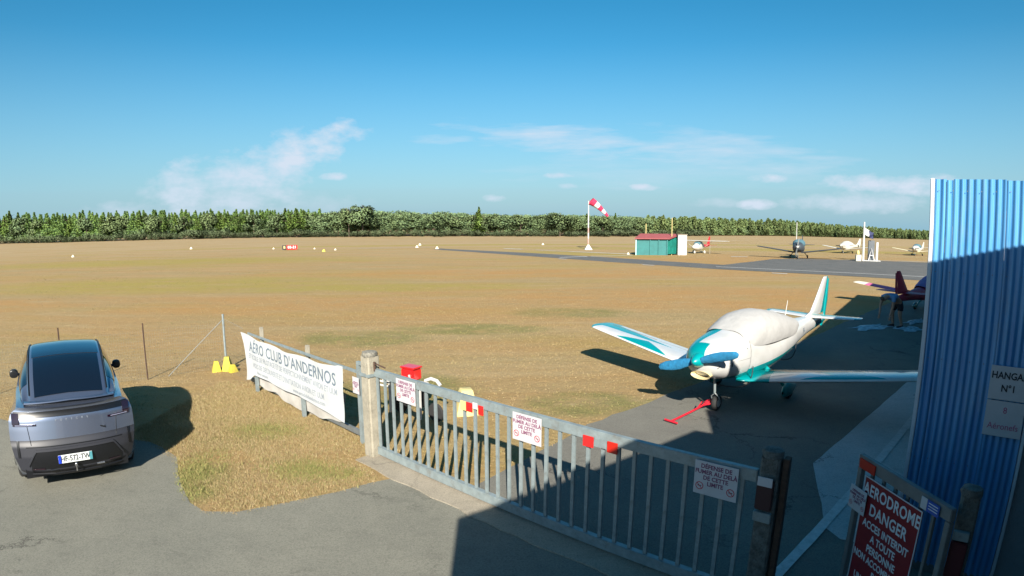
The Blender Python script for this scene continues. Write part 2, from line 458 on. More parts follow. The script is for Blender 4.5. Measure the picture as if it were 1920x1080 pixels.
M['field'] = ground_mat()
M['asphalt'] = asphalt_mat('sunbaked_asphalt', (0.205, 0.203, 0.168), (0.262, 0.255, 0.207))
M['asphalt2'] = asphalt_mat('apron_asphalt', (0.180, 0.172, 0.150), (0.225, 0.217, 0.182), 0.2)
M['taxi'] = asphalt_mat('taxiway_asphalt', (0.115, 0.120, 0.118), (0.165, 0.160, 0.150), 0.3)
M['concrete'] = asphalt_mat('pale_concrete', (0.52, 0.53, 0.52), (0.62, 0.62, 0.60), 0.30)
M['kerb'] = asphalt_mat('kerb_concrete', (0.34, 0.30, 0.23), (0.42, 0.37, 0.29), 0.4)
M['line'] = mat('worn_white_line', (0.72, 0.72, 0.70), 0.8, var=0.25, vscale=12, dirt=(0.35, 0.34, 0.32), dscale=9, damt=0.8)


def smooth_poly(pts, it=2, closed=True):
    pts = [Vector((*p, 0)) for p in pts]
    return pts


def sheet(name, pts, z, m, wob=0.0, kind='structure', seg=0.35):
    """flat polygon with gently irregular edge"""
    P = [Vector((x, y, 0)) for x, y in pts]
    out = []
    n = len(P)
    for i in range(n):
        a, b = P[i], P[(i + 1) % n]
        d = (b - a).length
        k = max(1, int(d / seg)) if wob > 0 and d < 60 else 1
        for j in range(k):
            p = a.lerp(b, j / k)
            if wob > 0 and j > 0:
                nrm = Vector((-(b - a).y, (b - a).x, 0)).normalized()
                p = p + nrm * random.uniform(-wob, wob)
            out.append((p.x, p.y, z))
    bm = bmesh.new()
    vs = [bm.verts.new(p) for p in out]
    f = bm.faces.new(vs)
    bmesh.ops.triangulate(bm, faces=[f])
    bmesh.ops.recalc_face_normals(bm, faces=bm.faces)
    for f in bm.faces:
        if f.normal.z < 0: f.normal_flip()
    me = bpy.data.meshes.new(name); bm.to_mesh(me); bm.free()
    me.materials.append(m)
    o = bpy.data.objects.new(name, me); COL.objects.link(o)
    if kind: o['kind'] = kind
    return o


# one big ground sheet with mild relief far away
mb = MB()
mb.grid([[(x, y, 0.0) for x in (-3000, -400, -60, 60, 400, 3000)] for y in (-400, -20, 60, 400, 3000)])
g = mb.build('ground', M['field']); g['kind'] = 'structure'

road = [(-40, 14.0), (-14, 10.0), (-10.4, 9.05), (-8.0, 8.9), (-6.5, 8.7), (-5.6, 8.15), (-5.25, 7.6), (-4.95, 7.2), (-4.5, 6.68), (-4.15, 6.48), (-3.7, 6.55), (-3.3, 6.8), (-3.0, 7.0), (-2.5, 7.32), (-2.1, 7.65), (-1.75, 7.85), (2.2, 4.45), (5.0, 2.0), (12, -4), (12, -14), (-40, -14)]
sheet('road', road, 0.006, M['asphalt'], 0.035)
U = Vector((0.757, -0.654))           # along the gate
V = Vector((0.757, 0.654))            # along the hangar row
apron = [(-0.75, 7.3), (0.4, 8.85), (1.42, 10.2), (3.2, 11.75), (9.5, 17.3), (14.6, 21.8), (40, 44), (60, 30), (30, 4), (12, -6), (2.4, 4.5)]
sheet('apron', apron, 0.005, M['asphalt2'], 0.05)
conc = [(3.98, 6.02), (4.02, 5.72), (4.9, 5.1), (14.5, 12.9), (13.3, 15.0), (10.6, 12.75), (7.6, 10.28), (4.85, 7.98)]
sheet('concrete_pad', conc, 0.011, M['concrete'], 0.012)
# kerb strip under the gate (raised 2 cm)
mb = MB()
A = Vector((-2.30, 8.72)); B = Vector((3.1, 4.05)); nrm = Vector((-0.654, -0.757))
rows = []
for i in range(28):
    p = A.lerp(B, i / 27)
    wdt = 0.36 + random.uniform(-0.03, 0.03)
    q = p + nrm * wdt; p2 = p - nrm * 0.12
    rows.append([(p2.x, p2.y, 0.003), (p2.x, p2.y, 0.03), (q.x, q.y, 0.022), (q.x, q.y, 0.002)])
mb.grid(rows)
o = mb.build('kerb', M['kerb']); o['kind'] = 'structure'


def strip(name, a, b, w, z, m, wob=0.0, seg=0.3):
    a = Vector(a); b = Vector(b); d = (b - a).normalized(); n = Vector((-d.y, d.x)) * w / 2
    return sheet(name, [tuple(a - n), tuple(b - n), tuple(b + n), tuple(a + n)], z, m, wob, seg=seg)


strip('painted_line', (2.2, 4.55), (11.5, 12.58), 0.13, 0.019, M['line'], 0.004)
# taxiway and far apron


def ribbon(name, lo, up, z, m, wob=0.1, n=60):
    """strip between two polylines, with slightly uneven edges"""
    def samp(P, t):
        P = [Vector(p) for p in P]; L_ = [(b - a).length for a, b in zip(P[:-1], P[1:])]; d = t * sum(L_)
        for a, b, l in zip(P[:-1], P[1:], L_):
            if d <= l + 1e-6: return a.lerp(b, d / l)
            d -= l
        return P[-1]
    rows = [[], []]
    for i in range(n + 1):
        t = i / n; a = samp(lo, t); b = samp(up, t)
        rows[0].append((a.x, a.y + random.uniform(-wob, wob), z)); rows[1].append((b.x, b.y + random.uniform(-wob, wob), z))
    mb = MB(); mb.grid(rows); o = mb.build(name, m, fix=False)
    me = o.data
    if me.polygons[0].normal.z < 0: me.flip_normals()
    o['kind'] = 'structure'; return o


ribbon('taxiway', [(-12.5, 89.0), (-11.1, 86.5), (2.5, 67.6), (10.1, 57.2), (18.1, 48.2), (22.3, 45.0)], [(-11.5, 91.5), (-10.2, 89.3), (2.9, 75.2), (10.9, 66.0), (16.6, 58.4), (21.0, 53.4)], 0.010, M['taxi'])
sheet('far_apron', [(18.1, 48.2), (25.5, 42.9), (31.9, 37.9), (50, 24), (70, 35), (60, 55), (50.5, 60.2), (41.8, 63.5), (35.5, 65.5), (31.0, 64.0), (28.0, 60.8), (21.5, 54.3), (19.3, 52.6)], 0.016, M['taxi'], 0.08, seg=1.0)
strip('taxiway_line', (19.0, 51.0), (42, 36.5), 0.25, 0.022, M['line'])
sheet('taxi_dirt_edge', [(40, 64.6), (52, 60.4), (52, 62), (44, 64.6)], 0.021, M['kerb'], 0.2, seg=1.0)
for a, b, w in [((-1.3, 90.5), (1.6, 87.0), 0.7), ((3.6, 84.6), (8.3, 79.5), 0.4), ((8.3, 79.5), (15.6, 72.9), 0.7), ((5.5, 65.2), (9, 67.2), 0.5), ((9.5, 67.6), (15.0, 69.3), 0.5), ((5.2, 62.7), (6.0, 61.7), 0.35), ((12.5, 53.4), (13.4, 52.3), 0.35), ((21.4, 44.2), (22.4, 43.4), 0.4), ((27.5, 68.5), (29.5, 68.0), 0.6)]:
    strip('painted_mark', a, b, w, 0.026, M['line'])
# runway: a slightly worn grass strip edge (pale)
for a, b, w in [((-26, 94.0), (-14, 96.0), 0.7)]:
    strip('runway_mark', a, b, w, 0.014, M['kerb'])

# ------------------------------------------------------------------ grass tufts (stuff)


def inpoly(x, y, poly):
    c = np.zeros(len(x), bool)
    n = len(poly); j = n - 1
    for i in range(n):
        xi, yi = poly[i]; xj, yj = poly[j]
        m_ = ((yi > y) != (yj > y)) & (x < (xj - xi) * (y - yi) / (yj - yi + 1e-12) + xi)
        c ^= m_; j = i
    return c


def blade_mat():
    m = bpy.data.materials.new('dry_grass_blades'); m.use_nodes = True
    t = m.node_tree; N, L = t.nodes, t.links
    b = N['Principled BSDF']; b.inputs['Roughness'].default_value = 0.9; b.inputs['Specular IOR Level'].default_value = 0.15
    at = N.new('ShaderNodeAttribute'); at.attribute_name = 'tint'
    L.new(at.outputs['Color'], b.inputs['Base Color'])
    return m


M['blade'] = blade_mat()


def grass(name, count, region, excl, hmin, hmax, label, density_fn=None, greens=(), blades=4, wd=0.008, shade=1.0):
    x0, y0, x1, y1 = region
    x = RNG.uniform(x0, x1, count); y = RNG.uniform(y0, y1, count)
    keep = np.ones(count, bool)
    for p in excl: keep &= ~inpoly(x, y, p)
    if density_fn is not None: keep &= RNG.random(count) < density_fn(x, y)
    x = x[keep]; y = y[keep]
    n = len(x)
    gm = np.zeros(n)
    for (cx, cy, rx, ry) in greens:
        gm = np.maximum(gm, np.clip(1 - ((x - cx) / rx) ** 2 - ((y - cy) / ry) ** 2, 0, 1))
    x = x + RNG.normal(0, 0.05, n); y = y + RNG.normal(0, 0.05, n)
    X = np.repeat(x, blades) + RNG.normal(0, 0.018, n * blades); Y = np.repeat(y, blades) + RNG.normal(0, 0.018, n * blades)
    G = np.repeat(gm, blades) > RNG.random(n * blades) * 0.9
    k = n * blades
    hh = RNG.uniform(hmin, hmax, k) * (0.6 + 0.8 * np.repeat(RNG.random(n), blades))
    an = RNG.uniform(0, 2 * PI, k); lean = RNG.uniform(0.1, 1.1, k) * hh
    ln = RNG.uniform(0, 2 * PI, k)
    w = wd * RNG.uniform(0.6, 1.3, k)
    dx, dy = np.cos(an) * w, np.sin(an) * w
    v = np.zeros((k, 3, 3))
    v[:, 0] = np.stack([X - dx, Y - dy, np.zeros(k)], 1)
    v[:, 1] = np.stack([X + dx, Y + dy, np.zeros(k)], 1)
    v[:, 2] = np.stack([X + np.cos(ln) * lean, Y + np.sin(ln) * lean, hh], 1)
    me = bpy.data.meshes.new(name)
    me.vertices.add(3 * k); me.loops.add(3 * k); me.polygons.add(k)
    me.vertices.foreach_set('co', v.reshape(-1))
    me.loops.foreach_set('vertex_index', np.arange(3 * k, dtype=np.int32))
    me.polygons.foreach_set('loop_start', np.arange(0, 3 * k, 3, dtype=np.int32))
    me.update(calc_edges=True)
    pal = np.array([(0.44, 0.325, 0.165), (0.39, 0.275, 0.135), (0.53, 0.42, 0.24), (0.33, 0.23, 0.12), (0.40, 0.33, 0.15), (0.34, 0.31, 0.13)])
    gp = np.array([(0.22, 0.25, 0.08), (0.30, 0.29, 0.10), (0.38, 0.32, 0.13)])
    pal = pal * ALB * shade; gp = gp * ALB * shade
    c = pal[RNG.integers(0, len(pal), k)]
    c[G] = gp[RNG.integers(0, len(gp), k)][G]
    col = np.ones((k, 3, 4)); col[:, :, :3] = c[:, None, :]
    ca = me.color_attributes.new('tint', 'FLOAT_COLOR', 'CORNER')
    ca.data.foreach_set('color', col.reshape(-1))
    me.materials.append(M['blade'])
    o = bpy.data.objects.new(name, me); COL.objects.link(o)
    tag(o, label, 'grass', kind='stuff')
    return o


kerbpoly = [(-2.4, 8.3), (-2.2, 8.95), (3.3, 4.2), (2.8, 3.6)]
verge_region = (-7.2, 6.4, -1.6, 12.8)


def verge_density(x, y):
    # side of fence line nearer to the camera
    side = (x + 2.3) * 0.66 + (y - 8.9) * 0.75
    nz_ = 0.5 + 0.22 * np.sin(x * 3.1 + 1.3 * np.sin(y * 2.3)) + 0.2 * np.sin(y * 4.7 + 1.9 * np.sin(x * 1.7)) + 0.15 * np.sin((x + y) * 9.3)
    return np.where(side < 0.25, np.clip(nz_ * 1.3, 0.18, 1), 0.0)


grass('verge_grass', 140000, verge_region, [road, kerbpoly], 0.008, 0.042, 'long dry straw grass on the verge between car and banner', verge_density, greens=[(-5.0, 7.7, 0.6, 1.0), (-4.55, 6.95, 0.35, 0.35), (-3.2, 8.0, 0.8, 0.5), (-4.6, 9.6, 0.9, 0.5), (-2.6, 7.9, 0.4, 0.3)], blades=3, wd=0.0038)
grass('verge_green_grass', 2600, (-6.0, 6.4, -1.9, 8.8), [road, kerbpoly], 0.03, 0.10, 'greener weeds along the corner and edge of the road verge', lambda x, y: np.clip(np.exp(-((x + 4.85) ** 2 / 0.10 + (y - 7.2) ** 2 / 0.30)) * 0.55 + 0.05 * (np.sin(x * 5.0) * np.sin(y * 6.0) > 0.35), 0, 1), greens=[(-4.9, 7.4, 2, 2)], blades=6, wd=0.005)


def field_density(x, y):
    side = (x + 2.3) * 0.66 + (y - 8.9) * 0.75
    d = np.clip(1.25 - np.hypot(x, y) / 30, 0.0, 1) ** 1.5 * 0.75
    return np.where((side < 0.25) & (x > -7.2), 0.0, d)


grass('field_grass', 190000, (-30, 8.2, 14, 38), [road, kerbpoly, apron], 0.012, 0.035, 'short parched grass of the airfield beyond the fence', field_density, greens=[(-5.2, 18.4, 2.6, 1.7), (-1.5, 20.2, 3.2, 1.3), (-2.5, 12.5, 2.0, 1.6), (1.5, 11.5, 1.5, 1.0)], blades=3, wd=0.005)



def tuft_density(x, y):
    c = np.sin(x * 0.9 + 2 * np.sin(y * 0.31)) + np.sin(y * 0.7 + 2 * np.sin(x * 0.23)) + 0.6 * np.sin((x - y) * 1.9)
    return np.where((np.hypot(x, y) > 15) & (c > 0.75), 0.8, 0.06)


ribp = [(-14, 92), (-14, 85), (30, 38), (70, 20), (70, 62), (20, 62)]
grass('field_tufts', 60000, (-75, 14, 60, 92), [apron, ribp], 0.02, 0.065, 'scattered coarser tufts of dry grass over the airfield', tuft_density, greens=[(-30, 40, 25, 10), (-5, 19, 5, 3), (-50, 70, 30, 8)], blades=5, wd=0.007, shade=0.72)

# ------------------------------------------------------------------ clubhouse (behind the camera, casts the big shade)
wallm = mat('brown_render', (0.16, 0.14, 0.12), 0.9, var=0.15, vscale=2, bump=0.3)
tilem = mat('terracotta_roof', (0.20, 0.09, 0.06), 0.9, var=0.3, vscale=6, bump=0.6, bscale=20)


def prism(mb, pts):
    n = len(pts); b = [(x, y, 0.0) for x, y, h in pts]; t_ = [(x, y, h) for x, y, h in pts]
    mb.add(b + t_, [tuple(range(n - 1, -1, -1))] + [(k, (k + 1) % n, n + (k + 1) % n, n + k) for k in range(n)] + [tuple(range(n, 2 * n))])


ch = thing('clubhouse', (0, 0, 0), 0, 'brown rendered clubhouse that carries the camera', 'building')
mb = MB(); prism(mb, [(-0.52, -0.62, 4.2), (3.58, 2.44, 4.2), (4.6, 1.75, 4.2), (9, -5, 4.2), (4, -9, 4.2)]); mb.build('wall', wallm, ch)
mb = MB()
q = [(-0.52, -0.62), (3.58, 2.44), (4.6, 1.75), (9, -5), (4, -9)]
mb.add([(x, y, 4.205) for x, y in q] + [(x, y, 4.39) for x, y in q], [(0, 1, 2, 3, 4), (5, 6, 7, 8, 9)] + [(k, (k + 1) % 5, 5 + (k + 1) % 5, 5 + k) for k in range(5)]); mb.build('roof', tilem, ch)
mb = MB(); prism(mb, [(4.22, 2.32, 5.16), (4.52, 2.10, 5.24), (5.2, 1.65, 5.34), (9.5, -1.1, 5.24), (7, -6, 5.24), (2.6, -3.0, 4.6)]); mb.build('shade_volume', wallm, ch)  # unseen volume added to put the shadow edge on the hangar wall

# ------------------------------------------------------------------ hangar
H0 = Vector((4.32, 5.15)); HA = math.atan2(-0.86, 0.90)
HH = 4.30
bluem = bpy.data.materials.new('blue_corrugated_sheet'); bluem.use_nodes = True
t = bluem.node_tree; N_, L_ = t.nodes, t.links
b_ = N_['Principled BSDF']; b_.inputs['Roughness'].default_value = 0.45; b_.inputs['Metallic'].default_value = 0.15; b_.inputs['Coat Weight'].default_value = 0.6; b_.inputs['Coat Roughness'].default_value = 0.30
tc_ = N_.new('ShaderNodeTexCoord')
n1 = N_.new('ShaderNodeTexNoise'); n1.inputs['Scale'].default_value = 1.0; n1.inputs['Detail'].default_value = 6
mp_ = N_.new('ShaderNodeMapping'); mp_.inputs['Scale'].default_value = (14, 3, 0.7); L_.new(tc_.outputs['Object'], mp_.inputs[0]); L_.new(mp_.outputs[0], n1.inputs['Vector'])
mx_ = N_.new('ShaderNodeMix'); mx_.data_type = 'RGBA'; mx_.inputs['A'].default_value = (0.030, 0.19, 0.44, 1); mx_.inputs['B'].default_value = (0.09, 0.31, 0.56, 1)
rr_ = N_.new('ShaderNodeMapRange'); rr_.inputs['From Min'].default_value = 0.35; rr_.inputs['From Max'].default_value = 0.7
L_.new(n1.outputs[0], rr_.inputs[0]); L_.new(rr_.outputs[0], mx_.inputs['Factor'])
n2_ = N_.new('ShaderNodeTexNoise'); n2_.inputs['Scale'].default_value = 2.2; n2_.inputs['Detail'].default_value = 9; n2_.inputs['Roughness'].default_value = 0.75
mp2_ = N_.new('ShaderNodeMapping'); mp2_.inputs['Scale'].default_value = (3, 3, 0.8); L_.new(tc_.outputs['Object'], mp2_.inputs[0]); L_.new(mp2_.outputs[0], n2_.inputs['Vector'])
r2_ = N_.new('ShaderNodeMapRange'); r2_.inputs['From Min'].default_value = 0.50; r2_.inputs['From Max'].default_value = 0.72; r2_.inputs['To Max'].default_value = 0.55
x2_ = N_.new('ShaderNodeMix'); x2_.data_type = 'RGBA'; x2_.inputs['B'].default_value = (0.16, 0.25, 0.32, 1)
L_.new(n2_.outputs[0], r2_.inputs[0]); L_.new(r2_.outputs[0], x2_.inputs['Factor']); L_.new(mx_.outputs['Result'], x2_.inputs['A']); L_.new(x2_.outputs['Result'], b_.inputs['Base Color'])
trimw = mat('white_edge_trim', (0.70, 0.74, 0.80), 0.5, var=0.15, vscale=3)
hg = thing('hangar', (H0.x, H0.y, 0), HA, 'blue corrugated hangar number one at the right edge', 'building')
hg.scale = (0.94, 1, 1)


def corrugated(x0, x1, z0, z1, y, pitch=0.075, amp=0.009, per=8):
    n = int((x1 - x0) / pitch * per)
    rows = [[], []]
    for i in range(n + 1):
        x = x0 + (x1 - x0) * i / n
        d = y - amp * (1 if (i % per) < 0 else math.tanh(2.2 * math.sin(2 * PI * (x - x0) / pitch)))
        rows[0].append((x, d, z0)); rows[1].append((x, d, z1))
    return rows


# sheets one next to the other, each a piece of the cladding
edges = [0.045, 0.17, 0.245, 0.80, 1.20]
for i in range(4):
    mb = MB(); mb.grid(corrugated(edges[i] + 0.001, edges[i + 1] - 0.001, 0.09, HH - 0.01 * (i % 2), -0.012 - 0.003 * (i % 2)))
    mb.build('cladding_sheet', bluem, hg, smooth=60, fix=False)
mb = MB(); mb.box((0.020, 0.0, HH / 2 + 0.03), (0.045, 0.07, HH - 0.04), bev=0.006); mb.build('corner_trim', trimw, hg)
mb = MB(); mb.box((1.225, -0.005, HH / 2 + 0.03), (0.035, 0.07, HH - 0.04), bev=0.006); mb.build('corner_trim', trimw, hg)
mb = MB(); mb.box((0.62, 0.02, 0.06), (1.24, 0.08, 0.10)); mb.build('base_rail', M['galv_dark'], hg)
greyw = mat('grey_blue_render', (0.30, 0.34, 0.36), 0.9, var=0.2, vscale=3, bump=0.3)
mb = MB(); mb.box((6.25, 0.17, 1.45), (10.0, 0.2, 2.9)); mb.build('side_wall', greyw, hg)
# hull of the hangar behind: walls, roof
mb = MB()
prism(mb, [(0.06, 0.08, 3.4), (7.9, 0.30, 3.4), (7.9, 23.0, 4.75), (0.06, 23.0, 4.75)]); mb.build('hull', M['galv_dark'], hg)
mb = MB(); mb.box((4.0, 11.55, 4.12), (7.98, 22.9, 0.05), rot=(math.atan2(1.35, 22.9), 0, 0)); mb.build('roof', trimw, hg)
scr = MB(); scr.lathe([(0.001, 0.0), (0.006, 0.0), (0.006, 0.004), (0.001, 0.005)], (0, 0, 0), 6, 'Y')
s0_ = scr.build('screw', M['galv_dark'], hg)
first_ = True
for zz in (0.25, 1.35, 2.45, 3.35, 4.18):
    for xx in np.arange(0.09, 1.2, 0.15):
        q_ = s0_ if first_ else s0_.copy()
        if not first_: COL.objects.link(q_); q_.parent = hg
        first_ = False; q_.location = (float(xx), -0.032, zz + random.uniform(-.004, .004))
# paper sign on the hangar
sg = thing('sign', (H0.x + math.cos(HA) * 0.925 - 0.045 * math.cos(HA + PI / 2), H0.y + math.sin(HA) * 0.925 - 0.045 * math.sin(HA + PI / 2), 1.73), HA, 'white HANGAR N°1 sign on the blue corrugated wall', 'sign')
sg.scale = (0.94, 1, 0.94)
mb = MB(); mb.box((0.0, 0, 0.59), (0.41, 0.008, 0.37), bev=0.002); mb.box((0.0, 0, 0.195), (0.41, 0.008, 0.395), bev=0.002); mb.build('board', M['sign_white'], sg)
text_obj('HANGAR', 0.105, M['black_print'], sg, 0.0, 0.67, -0.006, bold=0.0025, sx=0.88)
text_obj('N°1', 0.105, M['black_print'], sg, 0.0, 0.53, -0.006, bold=0.0025, sx=0.9)
text_obj('8', 0.10, M['pink_print'], sg, 0.0, 0.29, -0.006, sx=0.9)
text_obj('Aéronefs', 0.10, M['pink_print'], sg, 0.0, 0.11, -0.006, sx=0.9)

# ------------------------------------------------------------------ no smoking signs


def smoke_icon(parent, x, z, r, y):
    mb = MB()
    n = 28
    rows = [[(x + rr * math.cos(2 * PI * k / n), y, z + rr * math.sin(2 * PI * k / n)) for k in range(n)] for rr in (r, r * 0.80)]
    mb.grid(rows, close=True)
    a = R(-45)
    w = r * 0.09
    d = Vector((math.cos(a), 0, math.sin(a))); p = Vector((-d.z, 0, d.x)) * w
    c = Vector((x, y - 0.0005, z))
    mb.add([c - d * r * .85 - p, c + d * r * .85 - p, c + d * r * .85 + p, c - d * r * .85 + p], [(0, 1, 2, 3)])
    mb.build('prohibition_ring', M['sign_red'], parent, fix=False)
    mb = MB()
    mb.add([(x - r * .5, y + .0004, z - r * .1), (x + r * .5, y + .0004, z - r * .1), (x + r * .5, y + .0004, z + r * .1), (x - r * .5, y + .0004, z + r * .1)], [(0, 1, 2, 3)])
    mb.build('cigarette_symbol', M['black_print'], parent, fix=False)


def smoking_sign(label, loc, rz, w=0.45, h=0.355, tilt=0.0):
    s = thing('sign', loc, rz, label, 'sign', 'no smoking signs on the fence and gates')
    s.rotation_euler = (tilt, 0, rz)
    mb = MB(); mb.box((0, 0, 0), (w, 0.006, h), bev=0.0015); mb.build('board', M['sign_white'], s)
    k = w / 0.45
    for i, (tx, zz) in enumerate([('DÉFENSE DE', 0.125), ('FUMER AU DELÀ', 0.065), ('DE CETTE', 0.005), ('LIMITE', -0.055)]):
        text_obj(tx, 0.062 * k, M['sign_print'], s, 0, zz * k, -0.0045, bold=0.0018 * k, sx=0.95)
    smoke_icon(s, -w * 0.36, -h * 0.25, 0.042 * k, -0.0042)
    smoke_icon(s, w * 0.36, -h * 0.25, 0.042 * k, -0.0042)
    return s


# ------------------------------------------------------------------ sliding gate
GA = math.atan2(-4.10, 4.75); G0 = Vector((-2.10, 8.57))


def gpt(s, y=0.0, z=0.0):
    return Vector((G0.x + math.cos(GA) * s - math.sin(GA) * y, G0.y + math.sin(GA) * s + math.cos(GA) * y, z))


gate = thing('sliding_gate', (G0.x, G0.y, 0), GA, 'long grey steel bar gate across the apron entrance', 'gate')
mb = MB(); mb.box((2.87, 0, 1.44), (5.94, 0.07, 0.125), bev=0.006); mb.build('top_rail', M['galv'], gate)
mb = MB(); mb.box((2.87, 0, 0.125), (5.94, 0.08, 0.13), bev=0.006); mb.build('bottom_rail', M['galv'], gate)
mb = MB(); mb.box((0, 0, 0), (0.045, 0.035, 1.185), bev=0.004)
bar0 = mb.build('bar', M['galv'], gate)
bs = [-0.058 + 0.1985 * k for k in range(0, 30)]
for k, s in enumerate(bs):
    o = bar0 if k == 0 else bar0.copy()
    if k: COL.objects.link(o); o.parent = gate
    o.location = (s, 0, 0.783)
for s, mm, w in [(3.935, M['red_refl'], 0.14), (4.25, M['dark_red'], 0.13), (2.06, M['red_refl'], 0.12), (2.27, M['red_refl'], 0.09), (1.945, M['pale_yellow'], 0.11)]:
    mb = MB(); mb.box((s, -0.045, 1.36), (w, 0.012, 0.13), bev=0.003); mb.build('reflector', mm, gate)
mb = MB(); mb.box((4.093, -0.043, 1.375), (0.165, 0.010, 0.11), bev=0.003); mb.build('reflector_band', M['galv'], gate)
mb = MB(); mb.box((2.165, -0.043, 1.40), (0.09, 0.010, 0.09), bev=0.003); mb.build('reflector_band', M['sign_white'], gate)
mb = MB(); mb.tube([(-0.10, -0.02, 1.56), (0.0, -0.05, 1.60), (0.12, -0.03, 1.58), (0.2, -0.03, 1.57)], 0.012); mb.tube([(-0.08, -0.03, 1.47), (-0.08, -0.03, 1.62)], 0.02); mb.build('latch', M['rust'], gate)

for sx, lb in ((0.735, 'white no smoking sign at the post end of the long gate, before the red jerrican'), (3.06, 'white no smoking sign at the middle of the long gate'), (5.445, 'shaded white no smoking sign at the far end of the gate by the dark post')):
    p = gpt(sx, -0.062, 1.305)
    smoking_sign(lb, p, GA)

# gate posts


def post(name, label, s, y, h, w, m, cap, rz=0.0, grp=None, taper=0.93):
    p = gpt(s, y)
    o = thing(name, (p.x, p.y, 0), GA + rz, label, 'post', grp)
    mb = MB(); n = 12
    rows = []
    for i in range(n + 1):
        z = h * i / n; ww = w / 2 * (1 - (1 - taper) * i / n)
        ch_ = 0.02
        ring = []
        for (sx, sy) in ((-1, -1), (1, -1), (1, 1), (-1, 1)):
            a = (sx * ww, sy * (ww - ch_)); b = (sx * (ww - ch_), sy * ww)
            pr = (a, b) if (sx * sy > 0) else (b, a)
            for q in pr: ring.append((q[0] + random.uniform(-.002, .002), q[1] + random.uniform(-.002, .002), z))
        rows.append(ring)
    mb.grid(rows, close=True)
    mb.build('shaft', m, o, smooth=30)
    if cap:
        mb = MB()
        rows = []
        for (zz, k) in ((h, 0.92), (h + 0.03, 0.96), (h + 0.065, 0.88), (h + 0.078, 0.5), (h + 0.08, 0.02)):
            rows.append([(w / 2 * k * math.cos(a) * (1.15 + random.uniform(-.12, .12)), w / 2 * k * math.sin(a) * (1.15 + random.uniform(-.12, .12)), zz) for a in [2 * PI * j / 10 for j in range(10)]])
        mb.grid(rows, close=True); mb.build('cap', m if m is not M['concrete_post'] else M['lichen'], o, smooth=50)
    return o


DARKPOST = mat('dark_blotched_concrete', (0.20, 0.20, 0.18), 0.95, var=0.6, vscale=14, bump=0.8, bscale=40, dirt=(0.05, 0.05, 0.045), dscale=9, damt=0.9)  # darker concrete tone with random blotches, for the two right-hand posts
lp = post('gate_post', 'sunlit beige concrete gate post with lichened top', -0.22, -0.02, 1.70, 0.24, M['concrete_post'], True)
mb = MB(); mb.box((0.0, -0.005, 1.40), (0.262, 0.262, 0.05), bev=0.004); mb.build('hinge_band', M['galv'], lp)
mb = MB(); mb.box((0.085, -0.125, 0.8), (0.02, 0.02, 1.6)); mb.build('edge_strip', M['concrete_post'], lp)
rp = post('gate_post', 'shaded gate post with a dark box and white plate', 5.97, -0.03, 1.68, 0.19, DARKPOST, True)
mb = MB(); mb.box((-0.01, -0.115, 1.33), (0.155, 0.06, 0.30), bev=0.008); mb.build('lock_box', mat('dark_maroon_box', (0.05, 0.012, 0.015), .6), rp)
mb = MB(); mb.box((-0.01, -0.150, 1.47), (0.14, 0.008, 0.09), bev=0.002); mb.build('white_plate', M['sign_white'], rp)
mb = MB(); mb.box((-0.01, -0.11, 1.10), (0.17, 0.05, 0.10), bev=0.006); mb.build('catch', M['galv'], rp)
mb = MB(); mb.box((0.135, 0.02, 0.85), (0.055, 0.10, 1.66), bev=0.004); mb.build('side_rail', M['rust'], rp)

# ------------------------------------------------------------------ pedestrian gate with the red sign
P0 = Vector((3.49, 4.83)); PA = math.atan2(-1.27, 0.09)
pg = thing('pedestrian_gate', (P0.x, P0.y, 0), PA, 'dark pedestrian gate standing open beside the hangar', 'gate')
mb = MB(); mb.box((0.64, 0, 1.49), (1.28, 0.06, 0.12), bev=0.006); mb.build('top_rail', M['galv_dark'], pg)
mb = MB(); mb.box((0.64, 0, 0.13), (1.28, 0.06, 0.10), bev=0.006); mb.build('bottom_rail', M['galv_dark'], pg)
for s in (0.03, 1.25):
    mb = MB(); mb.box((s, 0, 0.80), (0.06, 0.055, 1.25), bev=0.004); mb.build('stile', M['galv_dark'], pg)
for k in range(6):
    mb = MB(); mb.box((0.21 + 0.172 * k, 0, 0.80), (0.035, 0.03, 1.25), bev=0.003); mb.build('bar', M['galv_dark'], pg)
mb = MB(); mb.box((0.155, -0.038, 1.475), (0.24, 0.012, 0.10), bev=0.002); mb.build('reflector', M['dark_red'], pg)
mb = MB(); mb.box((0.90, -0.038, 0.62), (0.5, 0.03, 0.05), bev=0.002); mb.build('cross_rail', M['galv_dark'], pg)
# blue/white sticker plate
st = thing('sign', (P0.x + math.cos(PA) * 1.045 + math.sin(PA) * 0.045, P0.y + math.sin(PA) * 1.045 - math.cos(PA) * 0.045, 1.47), PA, 'small blue and white plate on the open gate beside the red sign', 'sign')
mb = MB(); mb.box((0.04, 0, 0), (0.15, 0.005, 0.11), bev=0.001); mb.build('blue_panel', mat('blue_print', (0.03, 0.10, 0.45), 0.5), st)
mb = MB(); mb.box((-0.075, 0, 0), (0.075, 0.005, 0.11), bev=0.001); mb.build('white_panel', M['sign_white'], st)
for zz in (0.03, 0.005, -0.02): 
    mb = MB(); mb.box((0.04, -0.004, zz), (0.11, 0.002, 0.008)); mb.build('print_line', M['white_print'], st)

